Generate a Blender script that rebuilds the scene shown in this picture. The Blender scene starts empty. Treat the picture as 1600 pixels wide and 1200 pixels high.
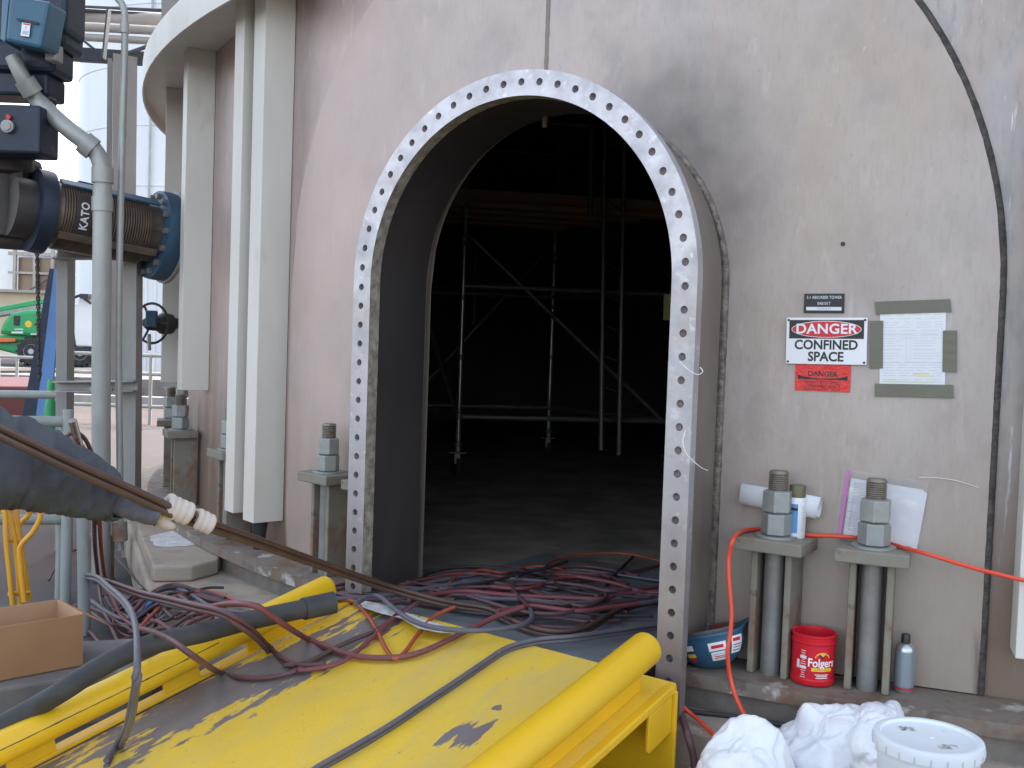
import bpy, math, random
from mathutils import Vector, Matrix, noise, Euler
random.seed(7)
R = math.radians
sc = bpy.context.scene
col = sc.collection

# ------------------------------------------------------------------ camera, sky, sun, exposure
cam_d = bpy.data.cameras.new('camera')
cam = bpy.data.objects.new('camera', cam_d)
col.objects.link(cam)
cam_d.sensor_width = 36.0
cam_d.lens = 36.0
cam_d.clip_start = 0.05
cam_d.clip_end = 3000
PITCH, ROLL = R(2.4), R(2.0)
fw = Vector((0, math.cos(PITCH), -math.sin(PITCH)))
up0 = Vector((0, math.sin(PITCH), math.cos(PITCH)))
rt0 = Vector((1, 0, 0))
rt = rt0*math.cos(ROLL) + up0*math.sin(ROLL)
up = -rt0*math.sin(ROLL) + up0*math.cos(ROLL)
cam.matrix_world = Matrix(((rt.x, up.x, -fw.x, 0), (rt.y, up.y, -fw.y, 0), (rt.z, up.z, -fw.z, 1.6), (0, 0, 0, 1)))
sc.camera = cam

SUN_EL, SUN_AZ = R(42), R(30)
world = bpy.data.worlds.new('World')
sc.world = world
world.use_nodes = True
wn = world.node_tree
sky = wn.nodes.new('ShaderNodeTexSky')
sky.sky_type = 'NISHITA'
sky.sun_disc = False
sky.sun_elevation = SUN_EL
sky.sun_rotation = SUN_AZ
sky.air_density = 1.0
sky.dust_density = 2.5
sky.ozone_density = 0.6
bg = wn.nodes['Background']
bg.inputs['Strength'].default_value = 0.15
hz_ = wn.nodes.new('ShaderNodeHueSaturation')          # thin bright haze: a paler, less blue sky
hz_.inputs['Saturation'].default_value = .52
wn.links.new(sky.outputs[0], hz_.inputs['Color'])
wn.links.new(hz_.outputs[0], bg.inputs['Color'])
sun_d = bpy.data.lights.new('sun', 'SUN')
sun_d.energy = 2.0
sun_d.angle = R(0.53)
sun_d.color = (1.0, 0.93, 0.83)
sun = bpy.data.objects.new('sun', sun_d)
col.objects.link(sun)
sdir = Vector((math.sin(SUN_AZ)*math.cos(SUN_EL), math.cos(SUN_AZ)*math.cos(SUN_EL), math.sin(SUN_EL)))
sun.rotation_euler = sdir.to_track_quat('Z', 'Y').to_euler()
sun.location = (0, 0, 30)
vs = sc.view_settings
vs.view_transform = 'Standard'
vs.look = 'None'
vs.gamma = 1.0
vs.use_curve_mapping = False
vs.exposure = 2.05

# ------------------------------------------------------------------ materials
def mat(name, c, c2=None, scale=4.0, stretch=(1, 1, 1), lo=.35, hi=.65, rough=.6, metal=0.0, bump=0.0, bscale=60.0,
        bstretch=(1, 1, 1), layers=(), rough_var=0.0, spec=.5, coat=0.0):
    m = bpy.data.materials.new(name)
    m.use_nodes = True
    t = m.node_tree
    b = t.nodes['Principled BSDF']
    tc = t.nodes.new('ShaderNodeTexCoord')
    def nz(s, st, detail=5.0):
        mp = t.nodes.new('ShaderNodeMapping')
        mp.inputs['Scale'].default_value = st
        t.links.new(tc.outputs['Object'], mp.inputs['Vector'])
        n = t.nodes.new('ShaderNodeTexNoise')
        n.inputs['Scale'].default_value = s
        n.inputs['Detail'].default_value = detail
        n.inputs['Roughness'].default_value = .6
        t.links.new(mp.outputs[0], n.inputs['Vector'])
        return n
    def mask(n, a, z):
        r = t.nodes.new('ShaderNodeMapRange')
        r.inputs['From Min'].default_value = a
        r.inputs['From Max'].default_value = z
        t.links.new(n.outputs['Fac'], r.inputs['Value'])
        return r
    cur = None
    b.inputs['Base Color'].default_value = (*c, 1)
    lay = ([(c2, scale, stretch, lo, hi, 1.0)] if c2 else []) + list(layers)
    for (cc, s, st, a, z, k) in lay:
        n = nz(s, st)
        r = mask(n, a, z)
        r.inputs['To Max'].default_value = k
        mx = t.nodes.new('ShaderNodeMix')
        mx.data_type = 'RGBA'
        t.links.new(r.outputs[0], mx.inputs['Factor'])
        if cur is None: mx.inputs[6].default_value = (*c, 1)
        else: t.links.new(cur, mx.inputs[6])
        mx.inputs[7].default_value = (*cc, 1)
        cur = mx.outputs[2]
    if cur is not None: t.links.new(cur, b.inputs['Base Color'])
    b.inputs['Roughness'].default_value = rough
    b.inputs['Metallic'].default_value = metal
    b.inputs['Specular IOR Level'].default_value = spec
    b.inputs['Coat Weight'].default_value = coat
    if rough_var:
        n = nz(scale*2, stretch)
        r = mask(n, .3, .7)
        r.inputs['To Min'].default_value = max(.05, rough-rough_var)
        r.inputs['To Max'].default_value = min(1, rough+rough_var)
        t.links.new(r.outputs[0], b.inputs['Roughness'])
    if bump:
        n = nz(bscale, bstretch, 4)
        bp = t.nodes.new('ShaderNodeBump')
        bp.inputs['Strength'].default_value = bump
        bp.inputs['Distance'].default_value = .01
        t.links.new(n.outputs['Fac'], bp.inputs['Height'])
        t.links.new(bp.outputs[0], b.inputs['Normal'])
    m['out'] = 0
    return m

V1 = (1, 1, .12)
M = {}
M['pad'] = mat('tower_plate_pink', (.48, .405, .37), (.455, .405, .38), .9, (1, 1, .7), .40, .6, rough=.5, metal=.2, bump=.16, bscale=30, bstretch=(1, 1, .35), rough_var=.1,
    layers=[((.38, .335, .305), 2.4, (1, 1, .8), .50, .72, .65), ((.52, .385, .34), 1.5, (1, 1, .6), .55, .7, .75), ((.27, .255, .25), 1.7, (1, 1, .9), .60, .74, .6),
            ((.34, .295, .26), 7, (1, 1, .8), .50, .74, .55), ((.40, .30, .22), .8, (1, 1, .7), .50, .68, .6), ((.58, .53, .51), 14, (1, 1, .3), .60, .74, .55), ((.33, .285, .26), 85, (1, 1, .2), .50, .74, .4), ((.27, .215, .17), 48, (1, 1, .7), .66, .76, .5), ((.60, .57, .56), 70, (1, 1, .5), .68, .76, .6)])
M['shell'] = mat('tower_shell_steel', (.40, .335, .31), (.36, .335, .33), 2.0, (1, 1, .5), .4, .6, rough=.45, metal=.3, bump=.18, bscale=26, bstretch=(1, 1, .3), rough_var=.12,
    layers=[((.19, .185, .19), 3.0, (1, 1, .35), .52, .68, .65), ((.44, .30, .22), 1.7, (1, 1, .35), .54, .7, .8), ((.25, .23, .22), 30, (1, 1, .3), .5, .7, .6), ((.66, .66, .67), 20, (1.4, 1.4, .16), .63, .69, .9), ((.56, .55, .54), 60, (1, 1, .15), .64, .74, .6)])
M['inner'] = mat('tower_lining_dark', (.20, .17, .155), (.25, .20, .175), 2.5, (1, 1, .3), rough=.7, bump=.2, bscale=12)
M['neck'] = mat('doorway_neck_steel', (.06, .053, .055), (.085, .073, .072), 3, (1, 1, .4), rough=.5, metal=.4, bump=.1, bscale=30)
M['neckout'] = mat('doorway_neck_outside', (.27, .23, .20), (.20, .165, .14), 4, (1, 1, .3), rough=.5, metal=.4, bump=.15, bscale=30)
M['flange'] = mat('bright_flange_steel', (.53, .51, .535), (.43, .42, .445), 7, (1, 1, 1), .4, .65, rough=.42, metal=.55, bump=.06, bscale=60, rough_var=.1,
    layers=[((.40, .35, .33), 4, (1, 1, 1), .54, .70, .7), ((.30, .22, .18), 11, (1, 1, 1), .64, .72, .7), ((.36, .33, .33), 34, (1, 1, 1), .58, .72, .55), ((.74, .73, .75), 22, (1, 1, 1), .60, .70, .6)])
M['flange_edge'] = mat('rough_flange_edge', (.42, .38, .32), (.20, .17, .14), 25, rough=.8, bump=.6, bscale=60)
M['weld'] = mat('weld_bead', (.30, .26, .22), (.13, .11, .10), 30, rough=.55, metal=.5, bump=.7, bscale=90)
M['weld_dark'] = mat('dark_weld_bead', (.115, .10, .09), (.055, .05, .05), 30, rough=.6, metal=.4, bump=.8, bscale=90)
M['cream'] = mat('cream_paint', (.68, .66, .60), (.61, .585, .525), 3, (1, 1, .3), rough=.5, bump=.04, bscale=40,
    layers=[((.40, .27, .16), 3, (1, 1, .4), .66, .82, .6)])
M['olive'] = mat('olive_grey_paint', (.235, .225, .175), (.20, .185, .15), 5, rough=.6, bump=.12, bscale=40,
    layers=[((.20, .085, .05), 6, (1, 1, .7), .50, .64, .9), ((.10, .06, .045), 16, (1, 1, 1), .62, .72, .7), ((.42, .41, .37), 30, (1, 1, 1), .68, .75, .6)])
M['olive_rod'] = mat('galvanised_rod', (.27, .27, .26), (.21, .21, .20), 9, rough=.6, metal=.5, bump=.25, bscale=120)
M['nut'] = mat('galvanised_nut', (.36, .38, .36), (.28, .30, .29), 12, rough=.55, metal=.45, bump=.1, bscale=90)
M['thread'] = mat('worn_thread', (.30, .27, .22), (.2, .17, .14), 30, rough=.5, metal=.6)
M['ringplate'] = mat('base_ring_steel', (.19, .155, .125), (.25, .225, .20), 5, rough=.7, metal=.1, bump=.3, bscale=40,
    layers=[((.16, .085, .045), 5, (1, 1, 1), .46, .62, .85), ((.10, .085, .075), 12, (1, 1, 1), .55, .68, .7), ((.52, .50, .47), 7, (1, 1, 1), .60, .68, .85)])
M['grout'] = mat('grey_grout', (.235, .215, .185), (.15, .135, .12), 6, rough=.9, bump=.6, bscale=30, layers=[((.26, .19, .12), 3, (1, 1, 1), .55, .7, .6)])
M['concrete'] = mat('stained_concrete', (.40, .335, .265), (.30, .255, .21), 3, rough=.9, bump=.35, bscale=35,
    layers=[((.19, .17, .165), 7, (1, 1, 1), .52, .7, .7), ((.62, .61, .59), 60, (1, 1, 1), .68, .74, .8), ((.33, .26, .19), 1.7, (1, 1, 1), .52, .68, .6)])
M['dust'] = mat('white_dust', (.66, .66, .66), (.5, .49, .48), 20, rough=.95, bump=.4, bscale=80)
M['slab'] = mat('damp_concrete', (.21, .205, .195), (.145, .14, .14), 3, rough=.8, bump=.3, bscale=30, layers=[((.33, .32, .31), 5, (1, 1, 1), .58, .72, .7)])
M['ground'] = mat('worn_yard_concrete', (.088, .075, .071), (.07, .064, .064), .6, rough=.9, bump=.25, bscale=20,
    layers=[((.12, .07, .055), .35, (1, 1, 1), .5, .62, .7), ((.075, .072, .072), 1.3, (1, 1, 1), .55, .7, .7), ((.13, .125, .12), 3, (1, 1, 1), .6, .72, .6)])
M['galv'] = mat('galvanised_conduit', (.40, .415, .395), (.32, .33, .31), 5, (1, 1, .4), rough=.5, metal=.35, bump=.08, bscale=60,
    layers=[((.30, .25, .17), 9, (1, 1, .5), .63, .74, .6)])
M['rail_paint'] = mat('grey_green_rail_paint', (.30, .33, .31), (.25, .275, .26), 6, (1, 1, .4), rough=.5, bump=.1, bscale=40, layers=[((.55, .55, .52), 20, (1, 1, .6), .66, .74, .6)])
M['shiny'] = mat('polished_pipe', (.75, .68, .64), None, rough=.18, metal=1.0)
M['steelgrey'] = mat('weathered_grey_steel', (.36, .35, .33), (.28, .275, .265), 4, (1, 1, .4), rough=.55, metal=.15, bump=.08, bscale=40, layers=[((.28, .18, .11), 5, (1, 1, .5), .62, .75, .6)])
M['bluebox'] = mat('teal_blue_enamel', (.035, .125, .20), (.03, .105, .17), 5, rough=.4, bump=.03, bscale=40)
M['darkblue'] = mat('dark_blue_enamel', (.012, .024, .05), (.010, .018, .035), 6, rough=.5, bump=.1, bscale=30, layers=[((.15, .12, .10), 14, (1, 1, 1), .62, .74, .5)])
M['flangeblue'] = mat('blue_flange_paint', (.045, .105, .17), (.035, .085, .14), 8, rough=.5, bump=.05, bscale=40)
M['black'] = mat('black_casting', (.02, .022, .03), (.03, .03, .035), 8, rough=.55, bump=.1, bscale=50)
M['blackiron'] = mat('grimy_black_iron', (.03, .027, .028), (.055, .043, .036), 8, rough=.6, bump=.2, bscale=40)
M['bellows'] = mat('brown_steel_bellows', (.24, .185, .14), (.17, .13, .105), 14, rough=.45, metal=.6, bump=.1, bscale=60)
M['redrust'] = mat('red_paint', (.12, .022, .02), (.10, .02, .018), 2, rough=.6)
M['bluebeam'] = mat('blue_beam_paint', (.055, .16, .36), (.05, .13, .30), 3, rough=.45)
M['green'] = mat('green_machine_paint', (.03, .36, .12), (.025, .31, .10), 2, rough=.45)
M['white'] = mat('white_paint', (.78, .79, .80), (.72, .73, .74), 1, rough=.5)
M['tank'] = mat('white_tank_paint', (.74, .77, .80), (.66, .70, .74), .5, (1, 1, .3), rough=.5)
M['beige'] = mat('beige_wall_paint', (.58, .47, .32), (.5, .42, .3), 1, rough=.8)
M['tyre'] = mat('tyre_rubber', (.035, .033, .033), (.06, .055, .05), 6, rough=.85, bump=.4, bscale=12)
M['rim'] = mat('grey_wheel_rim', (.5, .52, .56), None, rough=.5)
M['yellow_logo'] = mat('yellow_print', (.85, .62, .05), None, rough=.5)
M['orange_paint'] = mat('orange_paint', (.75, .16, .05), None, rough=.5)
M['darkpaint'] = mat('dark_grey_plastic', (.03, .03, .035), None, rough=.5)
M['rackpipe'] = mat('lagged_pipe_cladding', (.50, .49, .45), (.40, .39, .37), 3, (.3, 1, 1), rough=.5, metal=.2, layers=[((.28, .22, .16), 3, (1, 1, 1), .6, .74, .6)])
M['rackbeam'] = mat('dark_rack_steel', (.06, .07, .09), (.045, .05, .06), 4, rough=.6)
M['box'] = mat('cardboard', (.42, .235, .12), (.38, .21, .105), 5, rough=.8, bump=.04, bscale=60, bstretch=(1, 1, .1))
M['boxin'] = mat('cardboard_inside', (.48, .30, .18), (.44, .27, .16), 5, rough=.85)
M['yframe'] = mat('orange_yellow_tube_paint', (.72, .36, .03), (.66, .32, .03), 6, rough=.4, layers=[((.35, .2, .06), 14, (1, 1, 1), .64, .74, .5)])
M['yrail'] = mat('safety_yellow_rail', (.84, .53, .018), (.80, .49, .015), 4, rough=.38, bump=.03, bscale=30,
    layers=[((.16, .12, .06), 9, (1.5, .10, 3), .715, .75, .7), ((.50, .38, .10), 34, (1, .3, 1), .64, .74, .5), ((.70, .42, .02), 2, (1, .4, 1), .45, .65, .6)])
M['yplate'] = mat('safety_yellow_plate', (.78, .46, .012), (.70, .41, .012), 4, rough=.45, bump=.04, bscale=30,
    layers=[((.12, .09, .05), 9, (1, 1, 1), .68, .73, .8)])
M['hose_maroon'] = mat('maroon_rubber_hose', (.13, .05, .055), (.10, .055, .065), 9, rough=.55, bump=.1, bscale=90, layers=[((.18, .14, .14), 20, (1, 1, 1), .6, .74, .6)])
M['hose_pink'] = mat('dusty_red_hose', (.21, .055, .06), (.17, .06, .065), 9, rough=.55, bump=.1, bscale=90, layers=[((.10, .14, .22), 4, (1, 1, 1), .62, .68, .8)])
M['hose_red'] = mat('red_rubber_hose', (.40, .055, .04), (.32, .06, .05), 9, rough=.5, bump=.1, bscale=90)
M['hose_grey'] = mat('blue_grey_hose', (.10, .105, .135), (.13, .12, .14), 9, rough=.55, bump=.1, bscale=90, layers=[((.2, .2, .22), 24, (1, 1, 1), .62, .74, .6)])
M['hose_black'] = mat('black_rubber_hose', (.028, .026, .03), (.045, .04, .042), 9, rough=.6, bump=.1, bscale=90)
M['hose_brown'] = mat('brown_rubber_hose', (.075, .045, .038), (.105, .06, .045), 9, rough=.5, bump=.1, bscale=90, layers=[((.09, .08, .075), 16, (1, 1, 1), .6, .7, .6)])
M['hose_orange'] = mat('faded_orange_cable', (.42, .085, .04), (.36, .075, .04), 9, rough=.5)
M['cord'] = mat('orange_red_cord', (.74, .075, .035), (.68, .07, .03), 9, rough=.4)
M['foam'] = mat('dark_ribbed_hose', (.035, .037, .042), (.055, .055, .055), 6, rough=.7, bump=.2, bscale=40)
M['sill'] = mat('grey_steel_sill', (.20, .22, .235), (.155, .165, .175), 3, rough=.55, metal=.15, bump=.1, bscale=25,
    layers=[((.10, .085, .08), 3, (1, 1, 1), .55, .68, .7), ((.50, .52, .55), 8, (1, 1, 1), .66, .72, .7)])
M['floor_in'] = mat('dusty_tower_floor', (.34, .29, .235), (.16, .14, .12), 2.5, rough=.9, bump=.5, bscale=12, layers=[((.42, .40, .37), 4, (1, 1, 1), .64, .72, .7)])
M['scaf'] = mat('galvanised_scaffold_tube', (.27, .27, .265), (.20, .20, .20), 6, rough=.45, metal=.6)
M['scafbright'] = mat('lit_scaffold_tube', (.62, .63, .64), (.42, .42, .42), 9, (1, 1, .6), rough=.28, metal=.85)  # brighter copy of the scaffold steel, with the glint put into its colour
M['plank'] = mat('scaffold_timber', (.52, .31, .17), (.44, .26, .145), 4, (.3, 1, 1), rough=.8)
M['signwhite'] = mat('white_sign_enamel', (.80, .81, .83), None, rough=.35)
M['signblack'] = mat('black_print', (.018, .018, .022), None, rough=.45)
M['signred'] = mat('red_sign_enamel', (.60, .018, .03), None, rough=.4)
M['stickred'] = mat('red_sticker', (.78, .04, .03), (.70, .035, .03), 20, rough=.35, bump=.35, bscale=60)
M['tape'] = mat('grey_green_tape', (.165, .16, .12), (.15, .145, .11), 10, rough=.6, bump=.08, bscale=60)
M['paper'] = mat('white_paper', (.76, .78, .82), None, rough=.7)
M['greyprint'] = mat('grey_print', (.50, .52, .56), None, rough=.7)
M['highlighter'] = mat('yellow_highlighter', (.72, .68, .30), None, rough=.7)
M['magenta'] = mat('magenta_zip_strip', (.60, .16, .48), None, rough=.4)
M['canred'] = mat('red_plastic_tub', (.62, .012, .028), (.58, .012, .025), 6, rough=.3)
M['canred_in'] = mat('red_plastic_inside', (.50, .012, .02), None, rough=.4)
M['canblue'] = mat('blue_can_print', (.10, .27, .52), None, rough=.35)
M['canwhite'] = mat('white_can_print', (.72, .74, .76), None, rough=.35)
M['cangrey'] = mat('silver_can', (.52, .54, .57), None, rough=.3, metal=.85)
M['canlabel'] = mat('grey_can_label', (.30, .37, .42), (.34, .40, .45), 10, rough=.35, metal=.5)
M['capolive'] = mat('olive_can_cap', (.13, .12, .06), None, rough=.45)
M['capblack'] = mat('black_can_cap', (.02, .02, .022), None, rough=.4)
M['hat'] = mat('blue_hard_hat', (.03, .105, .19), (.025, .09, .16), 8, rough=.4)
M['hatliner'] = mat('grey_hat_liner', (.14, .135, .14), (.09, .09, .095), 14, rough=.7)
M['brownleather'] = mat('brown_sweat_band', (.16, .06, .04), None, rough=.7)
M['bag'] = mat('white_plastic_bag', (.78, .80, .83), (.72, .75, .79), 6, rough=.28, bump=.5, bscale=9)
M['bucket'] = mat('white_bucket_plastic', (.68, .73, .76), (.64, .69, .73), 6, rough=.4, layers=[((.42, .41, .38), 26, (1, 1, 1), .66, .76, .5)])
M['bucketprint'] = mat('worn_grey_label', (.40, .37, .32), (.62, .62, .6), 60, rough=.6)
M['sleeve'] = mat('charcoal_sweatshirt', (.052, .059, .071), (.07, .078, .092), 14, rough=.95, bump=.35, bscale=150)
M['cuff'] = mat('grey_rib_cuff', (.12, .125, .15), (.10, .105, .13), 60, (1, 1, 1), rough=.95, bump=.3, bscale=120)
M['glove'] = mat('pale_work_glove', (.58, .50, .42), (.46, .41, .37), 12, rough=.9, bump=.3, bscale=60)
M['skin'] = mat('skin', (.48, .29, .20), None, rough=.55)
M['denim'] = mat('dark_work_trousers', (.05, .06, .09), None, rough=.9)
M['hair'] = mat('dark_hair', (.03, .02, .015), None, rough=.7)
M['wire'] = mat('white_wire', (.72, .72, .70), None, rough=.5)
M['redlight'] = mat('red_plastic_button', (.5, .03, .04), None, rough=.4)
M['sunprint'] = mat('golden_print', (.85, .45, .08), None, rough=.4)
M['bandage'] = mat('blue_tape', (.05, .12, .35), None, rough=.5)

def stain_and_shade(m, col_, z0, z1, k):
    """brown staining plus dimmer light low down, both painted into the colour, with streaks"""
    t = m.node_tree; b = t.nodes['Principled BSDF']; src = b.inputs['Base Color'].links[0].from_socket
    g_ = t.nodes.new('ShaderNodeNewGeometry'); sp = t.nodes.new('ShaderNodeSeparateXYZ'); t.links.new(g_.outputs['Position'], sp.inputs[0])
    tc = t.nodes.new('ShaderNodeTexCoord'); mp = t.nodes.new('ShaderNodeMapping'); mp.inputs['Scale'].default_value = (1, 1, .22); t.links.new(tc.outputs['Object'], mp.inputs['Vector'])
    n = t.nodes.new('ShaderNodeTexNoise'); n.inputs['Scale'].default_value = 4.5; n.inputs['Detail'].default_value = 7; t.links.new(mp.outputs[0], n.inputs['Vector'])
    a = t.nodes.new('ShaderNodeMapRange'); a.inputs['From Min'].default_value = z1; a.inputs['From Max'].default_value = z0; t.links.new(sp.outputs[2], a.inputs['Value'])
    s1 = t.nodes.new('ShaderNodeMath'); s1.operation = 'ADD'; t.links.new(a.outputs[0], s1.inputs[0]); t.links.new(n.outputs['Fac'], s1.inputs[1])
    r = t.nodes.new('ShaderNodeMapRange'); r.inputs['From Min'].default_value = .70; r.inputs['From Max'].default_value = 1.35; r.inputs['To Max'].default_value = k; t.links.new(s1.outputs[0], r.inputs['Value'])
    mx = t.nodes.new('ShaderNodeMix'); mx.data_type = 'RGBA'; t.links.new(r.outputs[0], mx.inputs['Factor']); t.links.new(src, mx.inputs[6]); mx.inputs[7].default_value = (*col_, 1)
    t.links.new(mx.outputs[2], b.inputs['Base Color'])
def pink_side(m):
    """mixes a pinker tone into the colour towards the left side"""
    t = m.node_tree; b = t.nodes['Principled BSDF']; src = b.inputs['Base Color'].links[0].from_socket
    tc = t.nodes.new('ShaderNodeTexCoord'); sp = t.nodes.new('ShaderNodeSeparateXYZ'); t.links.new(tc.outputs['Object'], sp.inputs[0])
    n = t.nodes.new('ShaderNodeTexNoise'); n.inputs['Scale'].default_value = 2.2; n.inputs['Detail'].default_value = 6; t.links.new(tc.outputs['Object'], n.inputs['Vector'])
    a = t.nodes.new('ShaderNodeMapRange'); a.inputs['From Min'].default_value = -3.3; a.inputs['From Max'].default_value = -4.9; t.links.new(sp.outputs[0], a.inputs['Value'])
    s1 = t.nodes.new('ShaderNodeMath'); s1.operation = 'MULTIPLY'; t.links.new(a.outputs[0], s1.inputs[0]); t.links.new(n.outputs['Fac'], s1.inputs[1])
    mx = t.nodes.new('ShaderNodeMix'); mx.data_type = 'RGBA'; t.links.new(s1.outputs[0], mx.inputs['Factor']); t.links.new(src, mx.inputs[6]); mx.inputs[7].default_value = (.56, .41, .37, 1)
    t.links.new(mx.outputs[2], b.inputs['Base Color'])
def soot_mark(m, marks):
    """old soot marks rubbed into the plate, each a soft cloud with a broken edge"""
    t = m.node_tree; b = t.nodes['Principled BSDF']
    g_ = t.nodes.new('ShaderNodeNewGeometry')
    n = t.nodes.new('ShaderNodeTexNoise'); n.inputs['Scale'].default_value = 7; n.inputs['Detail'].default_value = 6; t.links.new(g_.outputs['Position'], n.inputs['Vector'])
    for p_, rad_, k in marks:
        src = b.inputs['Base Color'].links[0].from_socket
        d = t.nodes.new('ShaderNodeVectorMath'); d.operation = 'DISTANCE'; t.links.new(g_.outputs['Position'], d.inputs[0]); d.inputs[1].default_value = p_
        a = t.nodes.new('ShaderNodeMapRange'); a.inputs['From Min'].default_value = rad_; a.inputs['From Max'].default_value = 0; a.inputs['To Max'].default_value = k; t.links.new(d.outputs['Value'], a.inputs['Value'])
        s1 = t.nodes.new('ShaderNodeMath'); s1.operation = 'MULTIPLY'; t.links.new(a.outputs[0], s1.inputs[0]); t.links.new(n.outputs['Fac'], s1.inputs[1])
        mx = t.nodes.new('ShaderNodeMix'); mx.data_type = 'RGBA'; t.links.new(s1.outputs[0], mx.inputs['Factor']); t.links.new(src, mx.inputs[6]); mx.inputs[7].default_value = (.16, .145, .138, 1)
        t.links.new(mx.outputs[2], b.inputs['Base Color'])
soot_mark(M['pad'], (((0.678,3.973,2.442), .42, 1.5), ((0.822,3.896,2.144), .26, 1.0), ((0.49,4.081,2.583), .3, .8)))
pink_side(M['pad'])
pink_side(M['shell'])
stain_and_shade(M['pad'], (.31, .25, .195), .4, 1.75, .65)
stain_and_shade(M['flange'], (.23, .18, .16), .35, 1.15, .75)  # flange shading towards its foot, put into the colour in a rusty tone
stain_and_shade(M['shell'], (.20, .14, .10), .4, 1.6, .9)

def glassy(nm='clear_plastic_film', bs=.12, k=.22):
    m = bpy.data.materials.new(nm)
    m.use_nodes = True
    t = m.node_tree
    for n in list(t.nodes): t.nodes.remove(n)
    o = t.nodes.new('ShaderNodeOutputMaterial')
    g = t.nodes.new('ShaderNodeBsdfGlossy'); g.inputs['Roughness'].default_value = .12
    d = t.nodes.new('ShaderNodeBsdfDiffuse'); d.inputs['Color'].default_value = (.8, .8, .82, 1)
    tr = t.nodes.new('ShaderNodeBsdfTransparent')
    a = t.nodes.new('ShaderNodeMixShader'); a.inputs[0].default_value = .4
    b = t.nodes.new('ShaderNodeMixShader'); b.inputs[0].default_value = k
    tc = t.nodes.new('ShaderNodeTexCoord'); n = t.nodes.new('ShaderNodeTexNoise'); n.inputs['Scale'].default_value = 25
    bp = t.nodes.new('ShaderNodeBump'); bp.inputs['Strength'].default_value = bs; bp.inputs['Distance'].default_value = .02
    t.links.new(tc.outputs['Object'], n.inputs['Vector']); t.links.new(n.outputs['Fac'], bp.inputs['Height']); t.links.new(bp.outputs[0], g.inputs['Normal'])
    t.links.new(d.outputs[0], a.inputs[1]); t.links.new(g.outputs[0], a.inputs[2])
    t.links.new(tr.outputs[0], b.inputs[1]); t.links.new(a.outputs[0], b.inputs[2])
    t.links.new(b.outputs[0], o.inputs[0])
    return m
M['film'] = glassy()
M['film_flat'] = glassy('flat_plastic_film', .01, .05)

def deck_material():
    """Yellow deck paint worn to dark primer along the left side and in a patch."""
    m = mat('worn_yellow_deck', (.80, .53, .035), (.76, .50, .045), 5, rough=.5, bump=.12, bscale=90,
            layers=[((.60, .45, .14), 3, (1, .4, 1), .46, .66, .6), ((.48, .40, .22), 8, (1, .22, 1), .56, .74, .5), ((.30, .25, .14), 60, (1, .5, 1), .62, .72, .55)])
    t = m.node_tree
    b = t.nodes['Principled BSDF']
    src = b.inputs['Base Color'].links[0].from_socket
    tc = t.nodes.new('ShaderNodeTexCoord')
    sep = t.nodes.new('ShaderNodeSeparateXYZ')
    t.links.new(tc.outputs['Object'], sep.inputs[0])
    def mth(op, a, c=None, d=None):
        n = t.nodes.new('ShaderNodeMath'); n.operation = op
        for i, v in enumerate((a, c, d)):
            if v is None: continue
            if isinstance(v, (int, float)): n.inputs[i].default_value = v
            else: t.links.new(v, n.inputs[i])
        return n.outputs[0]
    def gauss(cx, sx, cy, sy, kx=0.0):
        u = mth('SUBTRACT', sep.outputs[0], cx)
        if kx: u = mth('SUBTRACT', u, mth('MULTIPLY', sep.outputs[1], kx))
        v = mth('SUBTRACT', sep.outputs[1], cy)
        q = mth('ADD', mth('POWER', mth('ABSOLUTE', mth('DIVIDE', u, sx)), 2.0), mth('POWER', mth('ABSOLUTE', mth('DIVIDE', v, sy)), 2.0))
        return mth('POWER', 2.718, mth('MULTIPLY', q, -1.0))
    f = gauss(-.42, .22, -.70, 1.1, .10)
    f = mth('ADD', f, mth('MULTIPLY', gauss(.43, .085, -.60, .10), .75))
    f = mth('ADD', f, mth('MULTIPLY', gauss(.56, .05, -.80, .16, .3), .45))
    f = mth('ADD', f, mth('MULTIPLY', gauss(.418, .022, -.423, .022), .75))
    def nz(s, st):
        mp = t.nodes.new('ShaderNodeMapping'); mp.inputs['Scale'].default_value = st
        t.links.new(tc.outputs['Object'], mp.inputs['Vector'])
        n = t.nodes.new('ShaderNodeTexNoise'); n.inputs['Scale'].default_value = s; n.inputs['Detail'].default_value = 7; n.inputs['Roughness'].default_value = .62
        t.links.new(mp.outputs[0], n.inputs['Vector'])
        return n.outputs['Fac']
    n1 = nz(6, (1, .22, 1)); n2 = nz(30, (1, .22, 1))
    g = mth('ADD', f, mth('ADD', mth('MULTIPLY', mth('SUBTRACT', n1, .5), 2.1), mth('MULTIPLY', mth('SUBTRACT', n2, .5), 1.7)))
    r = t.nodes.new('ShaderNodeMapRange'); r.inputs['From Min'].default_value = .57; r.inputs['From Max'].default_value = .66
    t.links.new(g, r.inputs['Value'])
    pc = t.nodes.new('ShaderNodeMix'); pc.data_type = 'RGBA'
    t.links.new(nz(9, (1, .3, 1)), pc.inputs['Factor'])
    pc.inputs[6].default_value = (.12, .10, .10, 1); pc.inputs[7].default_value = (.25, .215, .205, 1)
    mx = t.nodes.new('ShaderNodeMix'); mx.data_type = 'RGBA'
    t.links.new(r.outputs[0], mx.inputs['Factor']); t.links.new(src, mx.inputs[6]); t.links.new(pc.outputs[2], mx.inputs[7])
    t.links.new(mx.outputs[2], b.inputs['Base Color'])
    return m
M['deck'] = deck_material()

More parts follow.
